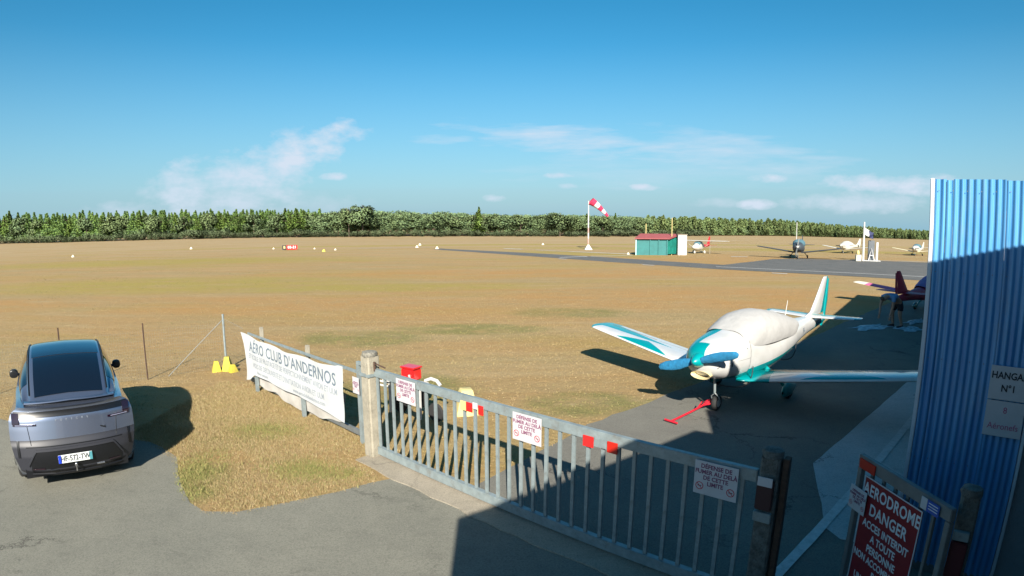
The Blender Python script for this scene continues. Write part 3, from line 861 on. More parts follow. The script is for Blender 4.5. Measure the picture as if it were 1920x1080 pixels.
# board (1.11 m .. 0.30 from hinge end)
bd = thing('sign', (P0.x + math.cos(PA) * 0.585 + math.sin(PA) * 0.055, P0.y + math.sin(PA) * 0.585 - math.cos(PA) * 0.055, 0.18), PA, 'large dark red AERODROME DANGER board on the open gate', 'sign')
BW, BH = 0.82, 1.22
mb = MB(); mb.box((0, 0, BH / 2), (BW, 0.008, BH), bev=0.002); mb.build('board', M['maroon'], bd)
mb = MB()
for (cx, cz, dx, dz) in ((0, BH - 0.006, BW, 0.012), (0, 0.006, BW, 0.012), (-BW / 2 + 0.006, BH / 2, 0.012, BH - 0.024), (BW / 2 - 0.006, BH / 2, 0.012, BH - 0.024)):
    mb.box((cx, -0.006, cz), (dx, 0.006, dz))
mb.build('border', M['sign_white'], bd)
z = BH
for tx, sz, adv, bo, sx in [('AERODROME', 0.168, 0.145, 0.0035, 0.77), ('DANGER', 0.165, 0.185, 0.0035, 0.80), ('ACCES INTERDIT', 0.110, 0.155, 0.0025, 0.80), ('A TOUTE', 0.110, 0.118, 0.0025, 0.80), ('PERSONNE', 0.110, 0.118, 0.0025, 0.80), ('NON ACCOMPAGNEE', 0.105, 0.118, 0.0025, 0.74), ('PAR', 0.105, 0.118, 0.0025, 0.8), ('UN RESPONSABLE', 0.105, 0.118, 0.0025, 0.76)]:
    z -= adv
    text_obj(tx, sz, M['white_print'], bd, 0.0 if tx != 'AERODROME' else 0.0, z + 0.02, -0.006, bold=bo, sx=sx)
smoking_sign('small no smoking sign overlapping the left edge of the red board', (P0.x + math.cos(PA) * 0.14 + math.sin(PA) * 0.085, P0.y + math.sin(PA) * 0.14 - math.cos(PA) * 0.085, 1.12), PA, w=0.26, h=0.25)
p2 = post('hinge_post', 'dark post carrying the open pedestrian gate', 7.70, 0.12, 1.62, 0.17, DARKPOST, True)
mb = MB(); mb.box((-0.02, -0.105, 1.05), (0.14, 0.05, 0.34), bev=0.008); mb.build('letter_box', mat('dark_red_box', (0.10, 0.01, 0.015), .6), p2)
mb = MB(); mb.box((-0.02, -0.105, 1.28), (0.13, 0.05, 0.08), bev=0.004); mb.build('plate', M['galv'], p2)

# ------------------------------------------------------------------ banner fence
F0 = Vector((-6.35, 12.60)); FA = math.atan2(9.1 - 12.6, -2.5 + 6.35)


def fpt(s, y=0.0, z=0.0):
    return Vector((F0.x + math.cos(FA) * s - math.sin(FA) * y, F0.y + math.sin(FA) * s + math.cos(FA) * y, z))


fe = thing('fence_panel', (F0.x, F0.y, 0), FA, 'low grey rail fence carrying the aero club banner', 'fence')
for s, h, yy, mm in ((0.70, 0.62, -0.09, M['galv']), (3.05, 0.62, -0.09, M['galv']), (0.72, 1.50, 0.10, M['concrete_post']), (3.0, 1.43, 0.10, M['concrete_post'])):
    mb = MB(); mb.box((s, yy, h / 2), (0.085, 0.07, h), bev=0.005); mb.build('post', mm, fe)
mb = MB(); mb.box((2.5, 0.03, 0.16), (4.9, 0.05, 0.10), bev=0.005); mb.build('bottom_rail', M['galv_dark'], fe)
mb = MB(); mb.box((2.5, 0.03, 1.27), (4.9, 0.04, 0.05), bev=0.005); mb.build('top_rail', M['galv'], fe)
ef = thing('end_frame', (*fpt(5.0)[:2], 0), FA, 'grey steel end frame between the banner and the gate post', 'frame')
mb = MB(); mb.box((0.05, 0, 0.74), (0.07, 0.06, 1.48), bev=0.004); mb.build('upright', M['galv'], ef)
mb = MB(); mb.box((0.23, -0.005, 1.455), (0.28, 0.055, 0.06), bev=0.004); mb.build('top_arm', M['galv'], ef)
mb = MB(); mb.box((0.25, 0.03, 0.72), (0.03, 0.03, 1.36), bev=0.003); mb.build('upright', M['galv'], ef)
smoking_sign('small no smoking sign on the end frame beside the sunlit post', fpt(5.03, -0.06, 1.06), FA, w=0.20, h=0.29)


def cloth(s0, s1, top, bot, mat_, parent, name, y0=-0.05, amp=0.018, n=60, m_=18, edge=None):
    rows = []
    for j in range(m_ + 1):
        v = j / m_
        r = []
        for i in range(n + 1):
            u = i / n
            a0 = s0[0] + (s0[1] - s0[0]) * v + (edge(v) if edge else 0); a1 = s1[0] + (s1[1] - s1[0]) * v
            s = a0 + (a1 - a0) * u
            zt = top(u); zb = bot(u)
            z = zt + (zb - zt) * v
            d = amp * (math.sin(u * 19 + v * 3) * 0.5 + math.sin(u * 43 - v * 5 + 1) * 0.25 + math.sin(v * 9 + u * 7) * 0.5)
            r.append((s, y0 + d, z))
        rows.append(r)
    mb = MB(); mb.grid(rows)
    o = mb.build(name, mat_, parent, smooth=80, fix=False)
    return o


bann = thing('banner', (F0.x, F0.y, 0), FA, 'large white AERO CLUB banner tied to the fence', 'banner')
bm_ = mat('white_vinyl', (0.64, 0.67, 0.68), 0.5, var=0.05, vscale=3, dirt=(0.52, 0.54, 0.52), dscale=3, damt=0.5)
sag = lambda k: (lambda u: 0)
def BOT(u):
    return float(np.interp(u, [0, 0.06, 0.12, 0.3, 0.45, 0.62, 0.78, 1.0], [0.20, 0.26, 0.42, 0.44, 0.41, 0.43, 0.40, 0.33]))


cl = cloth((0.06, 0.22), (4.78, 4.74), lambda u: 1.33 + 0.018 * math.sin(u * 21) - 0.06 * math.sin(u * PI) + (0.02 if u > .95 else 0), BOT, bm_, bann, 'cloth', y0=-0.16, amp=0.012, edge=lambda v: 0.16 * math.sin(v * PI))
back = thing('old_banner', (F0.x, F0.y, 0), FA, 'crumpled older white sheet hanging below the aero club banner', 'banner')
cloth((0.50, 0.62), (4.62, 4.50), lambda u: 0.80, lambda u: float(np.interp(u, [0, .12, .25, .4, .6, .62, .8, 1.0], [0.16, .13, 0.16, .08, 0.05, .10, .12, .26])) + 0.012 * math.sin(u * 31), mat('grimy_vinyl', (0.56, 0.54, 0.50), 0.6, var=0.15, vscale=8, dirt=(0.45, 0.42, 0.36), dscale=6, damt=0.5), back, 'cloth', y0=-0.035, amp=0.022)


def slanted_text(body, s, z, size, m, bold=0.0, sx=1.0, align='LEFT', tilt=0.0):
    """lettering printed on the banner: laid into the folds of the cloth"""
    o = text_obj(body, size, m, bann, 0, 0, 0, align=align, bold=bold)
    me = o.data
    o.rotation_euler = (0, 0, 0); o.scale = (1, 1, 1); o.location = (0, 0, 0)
    for v in me.vertices:
        px_, pz_ = s + v.co.x * sx, z + v.co.y
        u = (px_ - 0.10) / 4.66; zt = 1.33 + 0.018 * math.sin(u * 21) - 0.06 * math.sin(u * PI); zb = BOT(u)
        w = (zt - pz_) / (zt - zb)
        s0 = 0.06 + 0.16 * w + 0.16 * math.sin(max(min(w, 1), 0) * PI); s1 = 4.78 - 0.04 * w
        u = (px_ - s0) / (s1 - s0)
        d = 0.012 * (math.sin(u * 19 + w * 3) * 0.5 + math.sin(u * 43 - w * 5 + 1) * 0.25 + math.sin(w * 9 + u * 7) * 0.5)
        v.co = (px_, -0.16 + d - 0.004 - v.co.z * 0.2, pz_)
    me.update()
    return o


slanted_text('AÉRO CLUB D\'ANDERNOS', 0.56, 1.06, 0.335, M['grey_print'], 0.004, 0.955, tilt=0.0)
slanted_text('ET ECOLE DE PILOTAGE ET DE PERFECTIONNEMENT AVION ET ULM', 0.50, 0.84, 0.165, M['pale_print'], 0.001, 0.80, tilt=0.0)
slanted_text('VOLS DE DECOUVERTE ET D\'INITIATION AVION ET ULM', 0.72, 0.65, 0.165, M['pale_print'], 0.001, 0.80, tilt=0.0)
slanted_text('Nous contacter', 0.95, 0.515, 0.10, M['pale_print'], 0.001, 0.9, tilt=0.0)
slanted_text('www.aeroclubdandernos.com', 2.75, 0.51, 0.115, M['pale_print'], 0.001, 0.95, tilt=0.0)

# ------------------------------------------------------------------ wire fence on the left
C0 = Vector((-7.72, 14.02)); CA = math.atan2(11.34 - 14.02, -10.85 + 7.72)
wf = thing('wire_fence', (C0.x, C0.y, 0), CA, 'thin wire mesh fence on iron posts behind the car', 'fence')
for s, h, r in ((0.0, 1.50, 0.030), (2.08, 1.46, 0.018), (4.12, 1.55, 0.018), (6.2, 1.5, 0.018), (8.3, 1.5, 0.018)):
    mb = MB(); mb.tube([(s, 0, 0), (s, 0, h)], r, 8)
    mb.build('post', M['galv'] if s == 0 else M['rust'], wf)
mb = MB(); mb.tube([(0.02, 0.02, 1.35), (1.55, 0.03, 0.02)], 0.009, 6); mb.build('brace', M['galv_dark'], wf)
wirem = mat('fence_wire', (0.30, 0.30, 0.26), 0.7, 0.2)


def wire_panel(name, length, h, parent, ox=0.0):
    vs, fs = [], []
    r = 0.0011

    def seg(a, b):
        d = (Vector(b) - Vector(a)).normalized(); p = d.cross(Vector((0, 1, 0))) * r
        k = len(vs); A, B = Vector(a), Vector(b)
        q = Vector((0, r, 0))
        vs.extend([A - p, A + p, A + q, B - p, B + p, B + q]); fs.extend([(k, k + 1, k + 4, k + 3), (k + 1, k + 2, k + 5, k + 4), (k + 2, k, k + 3, k + 5)])
    x = 0.0
    while x < length: seg((ox + x, 0, 0.02), (ox + x, 0, h)); x += 0.06
    z = 0.05
    while z < h: seg((ox, 0.0, z), (ox + length, 0.0, z)); z += 0.08
    mb = MB(); mb.add(vs, fs)
    o = mb.build(name, wirem, parent, fix=False); o['kind'] = 'stuff'
    return o


wire_panel('wire_mesh', 8.3, 1.3, wf)
wf2 = thing('wire_fence', (C0.x, C0.y, 0), math.atan2(12.7 - 14.02, -6.45 + 7.72), 'short run of wire mesh between yellow blocks and banner', 'fence')
wire_panel('wire_mesh', 1.75, 1.35, wf2)
mb = MB(); mb.tube([(0, 0, 1.38), (1.75, 0, 1.36)], 0.004, 4); mb.build('top_wire', wirem, wf2)


def block(name, loc, rz, scale, m, label, grp=None):
    """truncated-pyramid concrete block"""
    o = thing(name, loc, rz, label, 'marker block', grp)
    mb = MB()
    rows = []
    for (z, k) in ((0, 1.0), (0.10, 0.98), (0.80, 0.55), (0.97, 0.48), (1.0, 0.40)):
        ring = []
        for a in range(16):
            an = 2 * PI * a / 16
            q = max(abs(math.cos(an)), abs(math.sin(an)))
            rr = k * (0.42 / q + 0.10)
            ring.append((rr * math.cos(an) * scale[0] * (1 + random.uniform(-.04, .04)), rr * math.sin(an) * scale[1] * (1 + random.uniform(-.04, .04)), z * scale[2]))
        rows.append(ring)
    mb.grid(rows, close=True); mb.add([rows[-1][i] for i in range(16)], [tuple(range(16))])
    mb.build('body', m, o, smooth=45)
    return o


block('concrete_block', (-7.86, 13.72, 0), 0.6, (0.24, 0.22, 0.28), M['yellow'], 'left of the three yellow blocks at the fence corner post')
block('concrete_block', (-7.60, 13.86, 0), 0.2, (0.27, 0.25, 0.38), M['yellow'], 'tallest yellow block right against the fence corner post')
block('concrete_block', (-7.38, 13.74, 0), 0.9, (0.22, 0.20, 0.20), M['yellow'], 'smallest yellow block, on the banner side of the corner post')
block('concrete_block', (-0.93, 10.95, 0), 0.3, (0.50, 0.50, 0.50), M['pale_yellow'], 'pale yellow concrete block behind the long gate')

# ------------------------------------------------------------------ white trolley with the red crate behind the gate
tr = thing('handcart', (-1.93, 10.55, 0), GA + 0.15, 'white framed handcart with dark wheels behind the gate', 'cart')
for sx in (-0.42, 0.34):
    mb = MB(); mb.box((sx, -0.2, 0.46), (0.07, 0.04, 0.72), bev=0.004); mb.build('leg', M['white_paint'], tr)
mb = MB(); mb.box((-0.05, -0.16, 0.78), (0.95, 0.30, 0.05), bev=0.006); mb.build('deck', M['white_paint'], tr)
for zz in (0.70, 0.62): 
    mb = MB(); mb.tube([(-0.72, -0.20, zz), (-0.36, -0.20, zz)], 0.022); mb.build('handle', M['white_paint'], tr)
mb = MB(); mb.tube([(0.28, 0.05, 0.80), (0.42, 0.06, 0.86), (0.56, 0.06, 0.84), (0.66, 0.05, 0.76)], 0.035); mb.build('rear_bow', M['white_paint'], tr)
for sx in (0.12, 0.48, -0.45):
    mb = MB(); mb.lathe([(0.02, -0.03), (0.17, -0.03), (0.19, 0), (0.17, 0.03), (0.02, 0.03)], (sx, 0.1, 0.19 if sx != .12 else .42), 20, 'Y'); mb.build('wheel', M['black_rubber'], tr, smooth=True)
jr = thing('crate', (-1.94, 10.47, 0.806), GA + 0.15, 'bright red crate on the white handcart', 'crate')
mb = MB(); mb.box((0, 0, 0.13), (0.33, 0.24, 0.22), bev=0.02)
mb.box((0, 0, 0.262), (0.355, 0.265, 0.035), bev=0.01); mb.build('body', M['red_refl'], jr)
for a in ((-0.09, 0.05), (0.07, 0.12)):
    mb = MB(); mb.lathe([(0.0, -0.012), (0.026, -0.012), (0.026, 0.0), (0.0, 0.0)], (a[0], -0.128, a[1]), 10, 'Y'); mb.build('cap', M['white_paint'], jr)
mb = MB(); mb.box((0.02, -0.125, 0.05), (0.16, 0.01, 0.02), rot=(0, -0.5, 0)); mb.build('stripe', M['white_paint'], jr)

# ------------------------------------------------------------------ aircraft


def cr(P, t):
    """Catmull-Rom through rows P at parameter t in 0..len-1"""
    P = np.asarray(P, float); n = len(P)
    i = min(int(t), n - 2); f = t - i
    p0, p1, p2, p3 = P[max(i - 1, 0)], P[i], P[i + 1], P[min(i + 2, n - 1)]
    return 0.5 * ((2 * p1) + (-p0 + p2) * f + (2 * p0 - 5 * p1 + 4 * p2 - p3) * f * f + (-p0 + 3 * p1 - 3 * p2 + p3) * f ** 3)


def loft(st, ring=28, sub=4, a0=0.0, a1=2 * PI, close=True):
    """st rows: x, ztop, zbot, halfwidth, exponent"""
    rows = []
    n = (len(st) - 1) * sub
    for i in range(n + 1):
        x, zt, zb, hw, ex = cr(st, i / sub)
        zc = (zt + zb) / 2; hh = (zt - zb) / 2
        r = []
        k = ring if close else ring + 1
        for j in range(k):
            a = a0 + (a1 - a0) * j / ring
            ca, sa = math.cos(a), math.sin(a)
            p = 2 / max(ex, 0.5)
            y = hw * math.copysign(abs(ca) ** p, ca); z = zc + hh * math.copysign(abs(sa) ** p, sa)
            r.append((x, y, z))
        rows.append(r)
    return rows


def airfoil_surface(mb, secs, n=10, round_tip=True, vertical=False):
    """secs: (span coordinate y, z, xLE, xTE, thickness)"""
    rows = []
    for (y, z, xl, xt, th) in secs:
        ring = []
        c = xl - xt
        us = [0.5 * (1 - math.cos(PI * i / n)) for i in range(n + 1)]
        prof = lambda u: 2.96 * math.sqrt(u) - 1.26 * u - 3.5 * u * u + 2.8 * u ** 3 - 1.0 * u ** 4
        for u in us: ring.append((xl - c * u, +0.5 * th * max(prof(u), 0.0)))
        for u in us[::-1][1:-1]: ring.append((xl - c * u, -0.42 * th * max(prof(u), 0.0)))
        if vertical: rows.append([(x, y + d, z) for x, d in ring])
        else: rows.append([(x, y, z + d) for x, d in ring])
    mb.grid(rows, close=True)
    mb.add(rows[-1], [tuple(range(len(rows[-1])))])
    mb.add(rows[0], [tuple(range(len(rows[0])))])


def interp_secs(s, k=5):
    out = []
    for a, b in zip(s[:-1], s[1:]):
        for i in range(k): out.append(tuple(x + (y - x) * i / k for x, y in zip(a, b)))
    out.append(s[-1]); return out


def wheel(parent, c, r, w, m=None, hub=None):
    mb = MB(); mb.lathe([(r * .5, -w * .45), (r * .85, -w / 2), (r * .97, -w * .3), (r, 0), (r * .97, w * .3), (r * .85, w / 2), (r * .5, w * .45)], c, 22, 'Y')
    o = mb.build('wheel', m or M['black_rubber'], parent, smooth=50)
    mb = MB(); mb.lathe([(0.01, -w * .5), (r * .5, -w * .47), (r * .5, w * .47), (0.01, w * .5)], c, 16, 'Y')
    mb.build('hub', hub or M['white_paint'], o, smooth=40)
    return o


def painted(name, base, accent, cond, rough=0.25, coat=0.5):
    """gelcoat with an accent colour where cond(N, L, x, y, z) is 1"""
    base = alb(base); accent = alb(accent)
    m = bpy.data.materials.new(name); m.use_nodes = True
    t = m.node_tree; N, L = t.nodes, t.links
    b = N['Principled BSDF']; b.inputs['Roughness'].default_value = rough; b.inputs['Coat Weight'].default_value = coat
    tc = N.new('ShaderNodeTexCoord'); sp = N.new('ShaderNodeSeparateXYZ'); L.new(tc.outputs['Object'], sp.inputs[0])
    f = cond(N, L, sp.outputs[0], sp.outputs[1], sp.outputs[2])
    nz = N.new('ShaderNodeTexNoise'); nz.inputs['Scale'].default_value = 3; nz.inputs['Detail'].default_value = 6
    L.new(tc.outputs['Object'], nz.inputs['Vector'])
    mx = N.new('ShaderNodeMix'); mx.data_type = 'RGBA'; mx.inputs['A'].default_value = (*base, 1); mx.inputs['B'].default_value = (*accent, 1)
    L.new(f, mx.inputs['Factor'])
    m2 = N.new('ShaderNodeMix'); m2.data_type = 'RGBA'; m2.blend_type = 'MULTIPLY'; m2.inputs['B'].default_value = (0.86, 0.85, 0.82, 1)
    rr = N.new('ShaderNodeMapRange'); rr.inputs['From Min'].default_value = 0.45; rr.inputs['From Max'].default_value = 0.7; rr.inputs['To Max'].default_value = 0.6
    L.new(nz.outputs[0], rr.inputs[0]); L.new(rr.outputs[0], m2.inputs['Factor'])
    L.new(mx.outputs['Result'], m2.inputs['A']); L.new(m2.outputs['Result'], b.inputs['Base Color'])
    return m


TEAL = (0.0, 0.30, 0.32); WHITE = (0.66, 0.66, 0.645)


def lt(N, L, a, b): return nmath(N, L, 'LESS_THAN', a, b)
def gt(N, L, a, b): return nmath(N, L, 'GREATER_THAN', a, b)
def mul(N, L, a, b): return nmath(N, L, 'MULTIPLY', a, b)
def add(N, L, a, b): return nmath(N, L, 'ADD', a, b)
def mxx(N, L, a, b): return nmath(N, L, 'MAXIMUM', a, b)


def fus_cond(N, L, x, y, z):
    low = lt(N, L, z, add(N, L, 0.90, mul(N, L, nmath(N, L, 'POWER', nmath(N, L, 'ABSOLUTE', mul(N, L, add(N, L, x, 2.6), 0.30)), 2.0), 0.05)))
    tail = mul(N, L, lt(N, L, x, -7.0), lt(N, L, z, 1.08))
    return mxx(N, L, low, tail)


def cowl_cond(N, L, x, y, z):
    low = lt(N, L, z, add(N, L, 0.86, mul(N, L, add(N, L, x, 1.5), -0.02)))
    low = mul(N, L, low, lt(N, L, x, -0.75))
    low2 = lt(N, L, z, 0.80)
    # stripe sweeping back from the spinner on the upper left of the cowl
    c = add(N, L, y, add(N, L, 0.26, mul(N, L, x, 0.02)))
    st = lt(N, L, nmath(N, L, 'ABSOLUTE', c), add(N, L, 0.06, mul(N, L, x, -0.085)))
    st = mul(N, L, st, gt(N, L, z, 1.36))
    front = mul(N, L, mul(N, L, gt(N, L, x, -0.50), gt(N, L, z, 1.20)), lt(N, L, y, 0.10))
    return mxx(N, L, mxx(N, L, mul(N, L, low, lt(N, L, x, -0.6)), st), front)


def wing_cond(N, L, x, y, z):
    v = nmath(N, L, 'ABSOLUTE', y)
    xle = add(N, L, -1.36, mul(N, L, v, -0.16))
    u = nmath(N, L, 'DIVIDE', nmath(N, L, 'SUBTRACT', xle, x), 1.12)
    tip = gt(N, L, add(N, L, v, mul(N, L, u, 0.45)), 4.0)
    # wedge running in from the tip along mid chord
    wu = nmath(N, L, 'ABSOLUTE', add(N, L, u, -0.50))
    w1 = mul(N, L, lt(N, L, wu, mul(N, L, add(N, L, v, -1.7), 0.115)), gt(N, L, v, 1.7))
    w2 = mul(N, L, lt(N, L, u, add(N, L, 0.34, mul(N, L, nmath(N, L, 'ABSOLUTE', add(N, L, v, -2.35)), -0.42))), gt(N, L, u, 0.0))
    root = lt(N, L, add(N, L, v, mul(N, L, u, 0.25)), 0.95)
    return mxx(N, L, mxx(N, L, tip, root), mxx(N, L, w1, w2))


def fin_cond(N, L, x, y, z):
    return lt(N, L, add(N, L, x, mul(N, L, z, 0.42)), -7.42)


def stab_cond(N, L, x, y, z):
    v = nmath(N, L, 'ABSOLUTE', y)
    return mxx(N, L, gt(N, L, v, 1.25), lt(N, L, add(N, L, x, mul(N, L, v, 0.22)), -7.0))


def light_aircraft(name, label, loc, yaw, sc, mats, canopy, group=None, cover=False, prop_rot=0.0, detail=True, gear=None, span=4.15, fin_h=2.33, tail_l=1.0, nose_leg=True, wingz=(0.66, 1.13), prop_cover=True):
    a = thing(name, (loc[0], loc[1], 0), yaw, label, 'aeroplane', group)
    a.scale = (sc, sc, sc)
    sub = 4 if detail else 2; ring = 32 if detail else 14
    T = tail_l
    cowl = [(-0.26, 1.33, 1.10, 0.13, 2.0), (-0.29, 1.42, 1.00, 0.24, 2.1), (-0.42, 1.50, 0.88, 0.37, 2.3), (-0.70, 1.57, 0.78, 0.47, 2.5), (-1.05, 1.62, 0.71, 0.53, 2.6), (-1.42, 1.68, 0.66, 0.56, 2.6)]
    mb = MB(); rows = loft(cowl, ring, sub); mb.grid(rows, close=True); mb.add(rows[0], [tuple(range(len(rows[0])))])
    co = mb.build('cowling', mats['cowl'], a, smooth=50)
    fus = [(-1.425, 1.675, 0.66, 0.555, 2.6), (-1.9, 1.60, 0.62, 0.585, 2.6), (-2.6, 1.42, 0.60, 0.59, 2.5), (-3.4, 1.40, 0.62, 0.56, 2.4), (-4.3, 1.42, 0.68, 0.48, 2.3), (-5.2, 1.40, 0.76, 0.36, 2.2), (-6.2, 1.34, 0.84, 0.24, 2.1), (-7.2, 1.27, 0.88, 0.15, 2.0), (-8.0, 1.22, 0.92, 0.08, 2.0), (-8.45, 1.18, 0.97, 0.03, 2.0)]
    fus = [(x if x > -4.3 else -4.3 + (x + 4.3) * T, b, c, d, e) for x, b, c, d, e in fus]
    mb = MB(); rows = loft(fus, ring, sub); mb.grid(rows, close=True); mb.add(rows[-1], [tuple(range(len(rows[-1])))])
    mb.build('fuselage', mats['fus'], a, smooth=50)
    can = [(-1.32, 1.655, 1.30, 0.40, 2.2), (-1.6, 1.76, 1.25, 0.49, 2.2), (-2.05, 1.90, 1.15, 0.545, 2.2), (-2.6, 1.935, 1.1, 0.57, 2.2), (-3.2, 1.87, 1.1, 0.555, 2.2), (-3.9, 1.73, 1.1, 0.49, 2.2), (-4.5, 1.60, 1.12, 0.40, 2.1), (-5.1, 1.45, 1.2, 0.25, 2.0)]
    if cover:
        can = [(x, zt + 0.02, zb - 0.14 if 1.4 < -x < 5 else zb - .05, hw + 0.055, 2.3) for x, zt, zb, hw, e in can]
    mb = MB()
    if cover:
        rows = loft(can, 44, 7, R(-16), R(196), close=False)
        rr = []
        for i, r in enumerate(rows):
            q = []
            for j, (x, y, z) in enumerate(r):
                w = 0.006 * math.sin(x * 7 + j * 0.35) + 0.006 * math.sin(x * 3.1 - j * 0.45) + 0.003 * math.sin(x * 23 + j * 0.7)
                q.append((x, y * (1 + w), z + w * 0.6))
            rr.append(q)
        mb.grid(rr)
        mb.build('canopy_cover', mats['canopy'], a, smooth=80, fix=False)
    else:
        rows = loft(can, ring, sub); mb.grid(rows, close=True)
        mb.add(rows[0], [tuple(range(len(rows[0])))]); mb.add(rows[-1], [tuple(range(len(rows[-1])))])
        mb.build('canopy', mats['canopy'], a, smooth=60)
    # wings
    for sg in (-1, 1):
        z0, z1 = wingz
        s = [(0.30, z0 - 0.01, -1.32, -2.68, 0.17), (0.55, z0, -1.42, -2.66, 0.165), (span - 0.45, z1 - 0.04, -1.92, -2.90, 0.12), (span - 0.12, z1, -2.00, -2.88, 0.09), (span - 0.02, z1 + 0.01, -2.14, -2.78, 0.05), (span, z1 + 0.015, -2.3, -2.65, 0.02)]
        s = interp_secs(s, 5 if detail else 2)
        s = [(sg * y, *r) for (y, *r) in s]
        mb = MB(); airfoil_surface(mb, s, 12 if detail else 6)
        w_ = mb.build('wing', mats['wing'], a, smooth=50)
        if detail:
            # flap and aileron hinge gaps: thin dark recess strips
            mb = MB()
            for (ya, yb) in ((0.75, 2.3), (2.36, 3.8)):
                pa = (z0 + (ya - .55) / (span - 1.0) * (z1 - z0 - .04)); pb = (z0 + (yb - .55) / (span - 1.0) * (z1 - z0 - .04))
                xa = -2.37 - (ya - .55) * 0.085; xb = -2.37 - (yb - .55) * 0.085
                mb.tube([(xa, sg * ya, pa + 0.040), (xb, sg * yb, pb + 0.033)], 0.006, 4)
            mb.build('hinge_line', M['galv_dark'], w_)
    # fin, rudder, stabiliser
    ft = -8.45 if T == 1 else -4.3 - 4.15 * T
    dx = ft + 8.45
    s = [(0, 1.26, -6.15 + dx, -8.28 + dx, 0.05), (0, 1.40, -6.95 + dx, -8.32 + dx, 0.10), (0, 1.75, -7.40 + dx, -8.40 + dx, 0.10), (0, fin_h - 0.06, -8.02 + dx, -8.60 + dx, 0.07), (0, fin_h, -8.14 + dx, -8.58 + dx, 0.04)]
    mb = MB(); airfoil_surface(mb, interp_secs(s, 3), 8, vertical=True); mb.build('fin', mats['fin'], a, smooth=50)
    s = [(0, 0.86, -8.02 + dx, -8.30 + dx, 0.04), (0, 1.1, -8.28 + dx, -8.52 + dx, 0.05), (0, 1.6, -8.385 + dx, -8.68 + dx, 0.05), (0, fin_h - 0.08, -8.58 + dx, -8.74 + dx, 0.03)]
    mb = MB(); airfoil_surface(mb, interp_secs(s, 2), 6, vertical=True); mb.build('rudder', mats['rudder'], a, smooth=50)
    for sg in (-1, 1):
        s = [(0.03, 1.27, -6.75 + dx, -7.62 + dx, 0.08), (1.15, 1.30, -6.93 + dx, -7.58 + dx, 0.06), (1.34, 1.305, -7.02 + dx, -7.55 + dx, 0.04), (1.40, 1.305, -7.15 + dx, -7.45 + dx, 0.02)]
        s = [(sg * y, *r) for (y, *r) in interp_secs(s, 3)]
        mb = MB(); airfoil_surface(mb, s, 8); mb.build('tailplane', mats['stab'], a, smooth=50)
    # spinner + propeller
    mb = MB(); mb.lathe([(0.002, 0.0), (0.05, -0.03), (0.09, -0.09), (0.125, -0.17), (0.14, -0.25), (0.0, -0.255)], (0, 0, 1.22), 24, 'X'); mb.build('spinner', mats['spin'], a, smooth=60)
    for k in (0, 1):
        th = prop_rot + k * PI
        rows = []
        for (r, w, t) in ((0.10, 0.06, 0.05), (0.22, 0.085, 0.05), (0.36, 0.105, 0.04), (0.55, 0.10, 0.035), (0.72, 0.085, 0.03), (0.84, 0.06, 0.025), (0.875, 0.02, 0.01)):
            if not prop_cover: w *= .7; t *= .5
            ring_ = []
            tw = 0.5 - r * 0.35
            for j in range(12):
                an = 2 * PI * j / 12
                pu = w * math.cos(an); pv = t * math.sin(an)
                q = pu * math.sin(tw) + pv * math.cos(tw); p = pu * math.cos(tw) - pv * math.sin(tw)
                p += (0.006 * math.sin(r * 60 + j) if prop_cover else 0)
                y = r * math.cos(th) - p * math.sin(th); z = r * math.sin(th) + p * math.cos(th)
                ring_.append((-0.17 + q, y, 1.22 + z))
            rows.append(ring_)
        mb = MB(); mb.grid(rows, close=True); mb.add(rows[-1], [tuple(range(12))]); mb.add(rows[0], [tuple(range(12))])
        mb.build('propeller_blade', mats['prop'], a, smooth=60)
    # gear
    if nose_leg:
        wheel(a, (-1.13, 0, 0.165), 0.165, 0.11)
        mb = MB(); mb.tube([(-0.98, 0, 0.80), (-1.0, 0, 0.55), (-1.02, 0.0, 0.40)], [0.032, 0.028, 0.028])
        for sy in (-1, 1): mb.tube([(-1.02, 0.0, 0.40), (-1.05, sy * 0.085, 0.32), (-1.13, sy * 0.085, 0.165)], 0.014, 6)
        mb.build('nose_leg', M['galv'], a, smooth=60)
    for sg in (-1, 1):
        wheel(a, (-2.95, sg * 0.88, 0.18), 0.18, 0.12)
        mb = MB(); mb.tube([(-2.55, sg * 0.45, 0.72), (-2.8, sg * 0.72, 0.42), (-2.95, sg * 0.80, 0.2)], [0.05, 0.04, 0.03]); mb.build('main_leg', mats['fus'] if not detail else M['teal'], a, smooth=60)
        if detail:
            mb = MB(); rows = loft([(-2.58, 0.24, 0.16, 0.02, 2), (-2.68, 0.34, 0.08, 0.07, 2), (-2.90, 0.40, 0.06, 0.10, 2), (-3.15, 0.34, 0.10, 0.08, 2), (-3.45, 0.22, 0.18, 0.01, 2)], 16, 3)
            rows = [[(x, y + sg * 0.88, z) for x, y, z in r] for r in rows]
            mb.grid(rows, close=True); mb.build('wheel_fairing', M['teal'], a, smooth=60)
    return a


cloth_m = mat('pale_grey_canvas', (0.49, 0.485, 0.47), 0.85, var=0.14, vscale=3, bump=0.8, bscale=7, dirt=(0.38, 0.375, 0.36), dscale=2.5, damt=0.5)
main_m = dict(cowl=painted('cowl_paint', WHITE, TEAL, cowl_cond), fus=painted('fuselage_paint', WHITE, TEAL, fus_cond), wing=painted('wing_paint', WHITE, TEAL, wing_cond), fin=painted('fin_paint', WHITE, TEAL, fin_cond),
              rudder=M['teal'], stab=painted('tailplane_paint', WHITE, TEAL, stab_cond), spin=M['teal'], prop=M['blue_cloth'], canopy=cloth_m)
ap = light_aircraft('aeroplane', 'white and teal low wing aeroplane under a pale canopy cover', (3.375, 10.063), -2.386, 1.0, main_m, None, cover=True, prop_rot=R(-163) + PI)
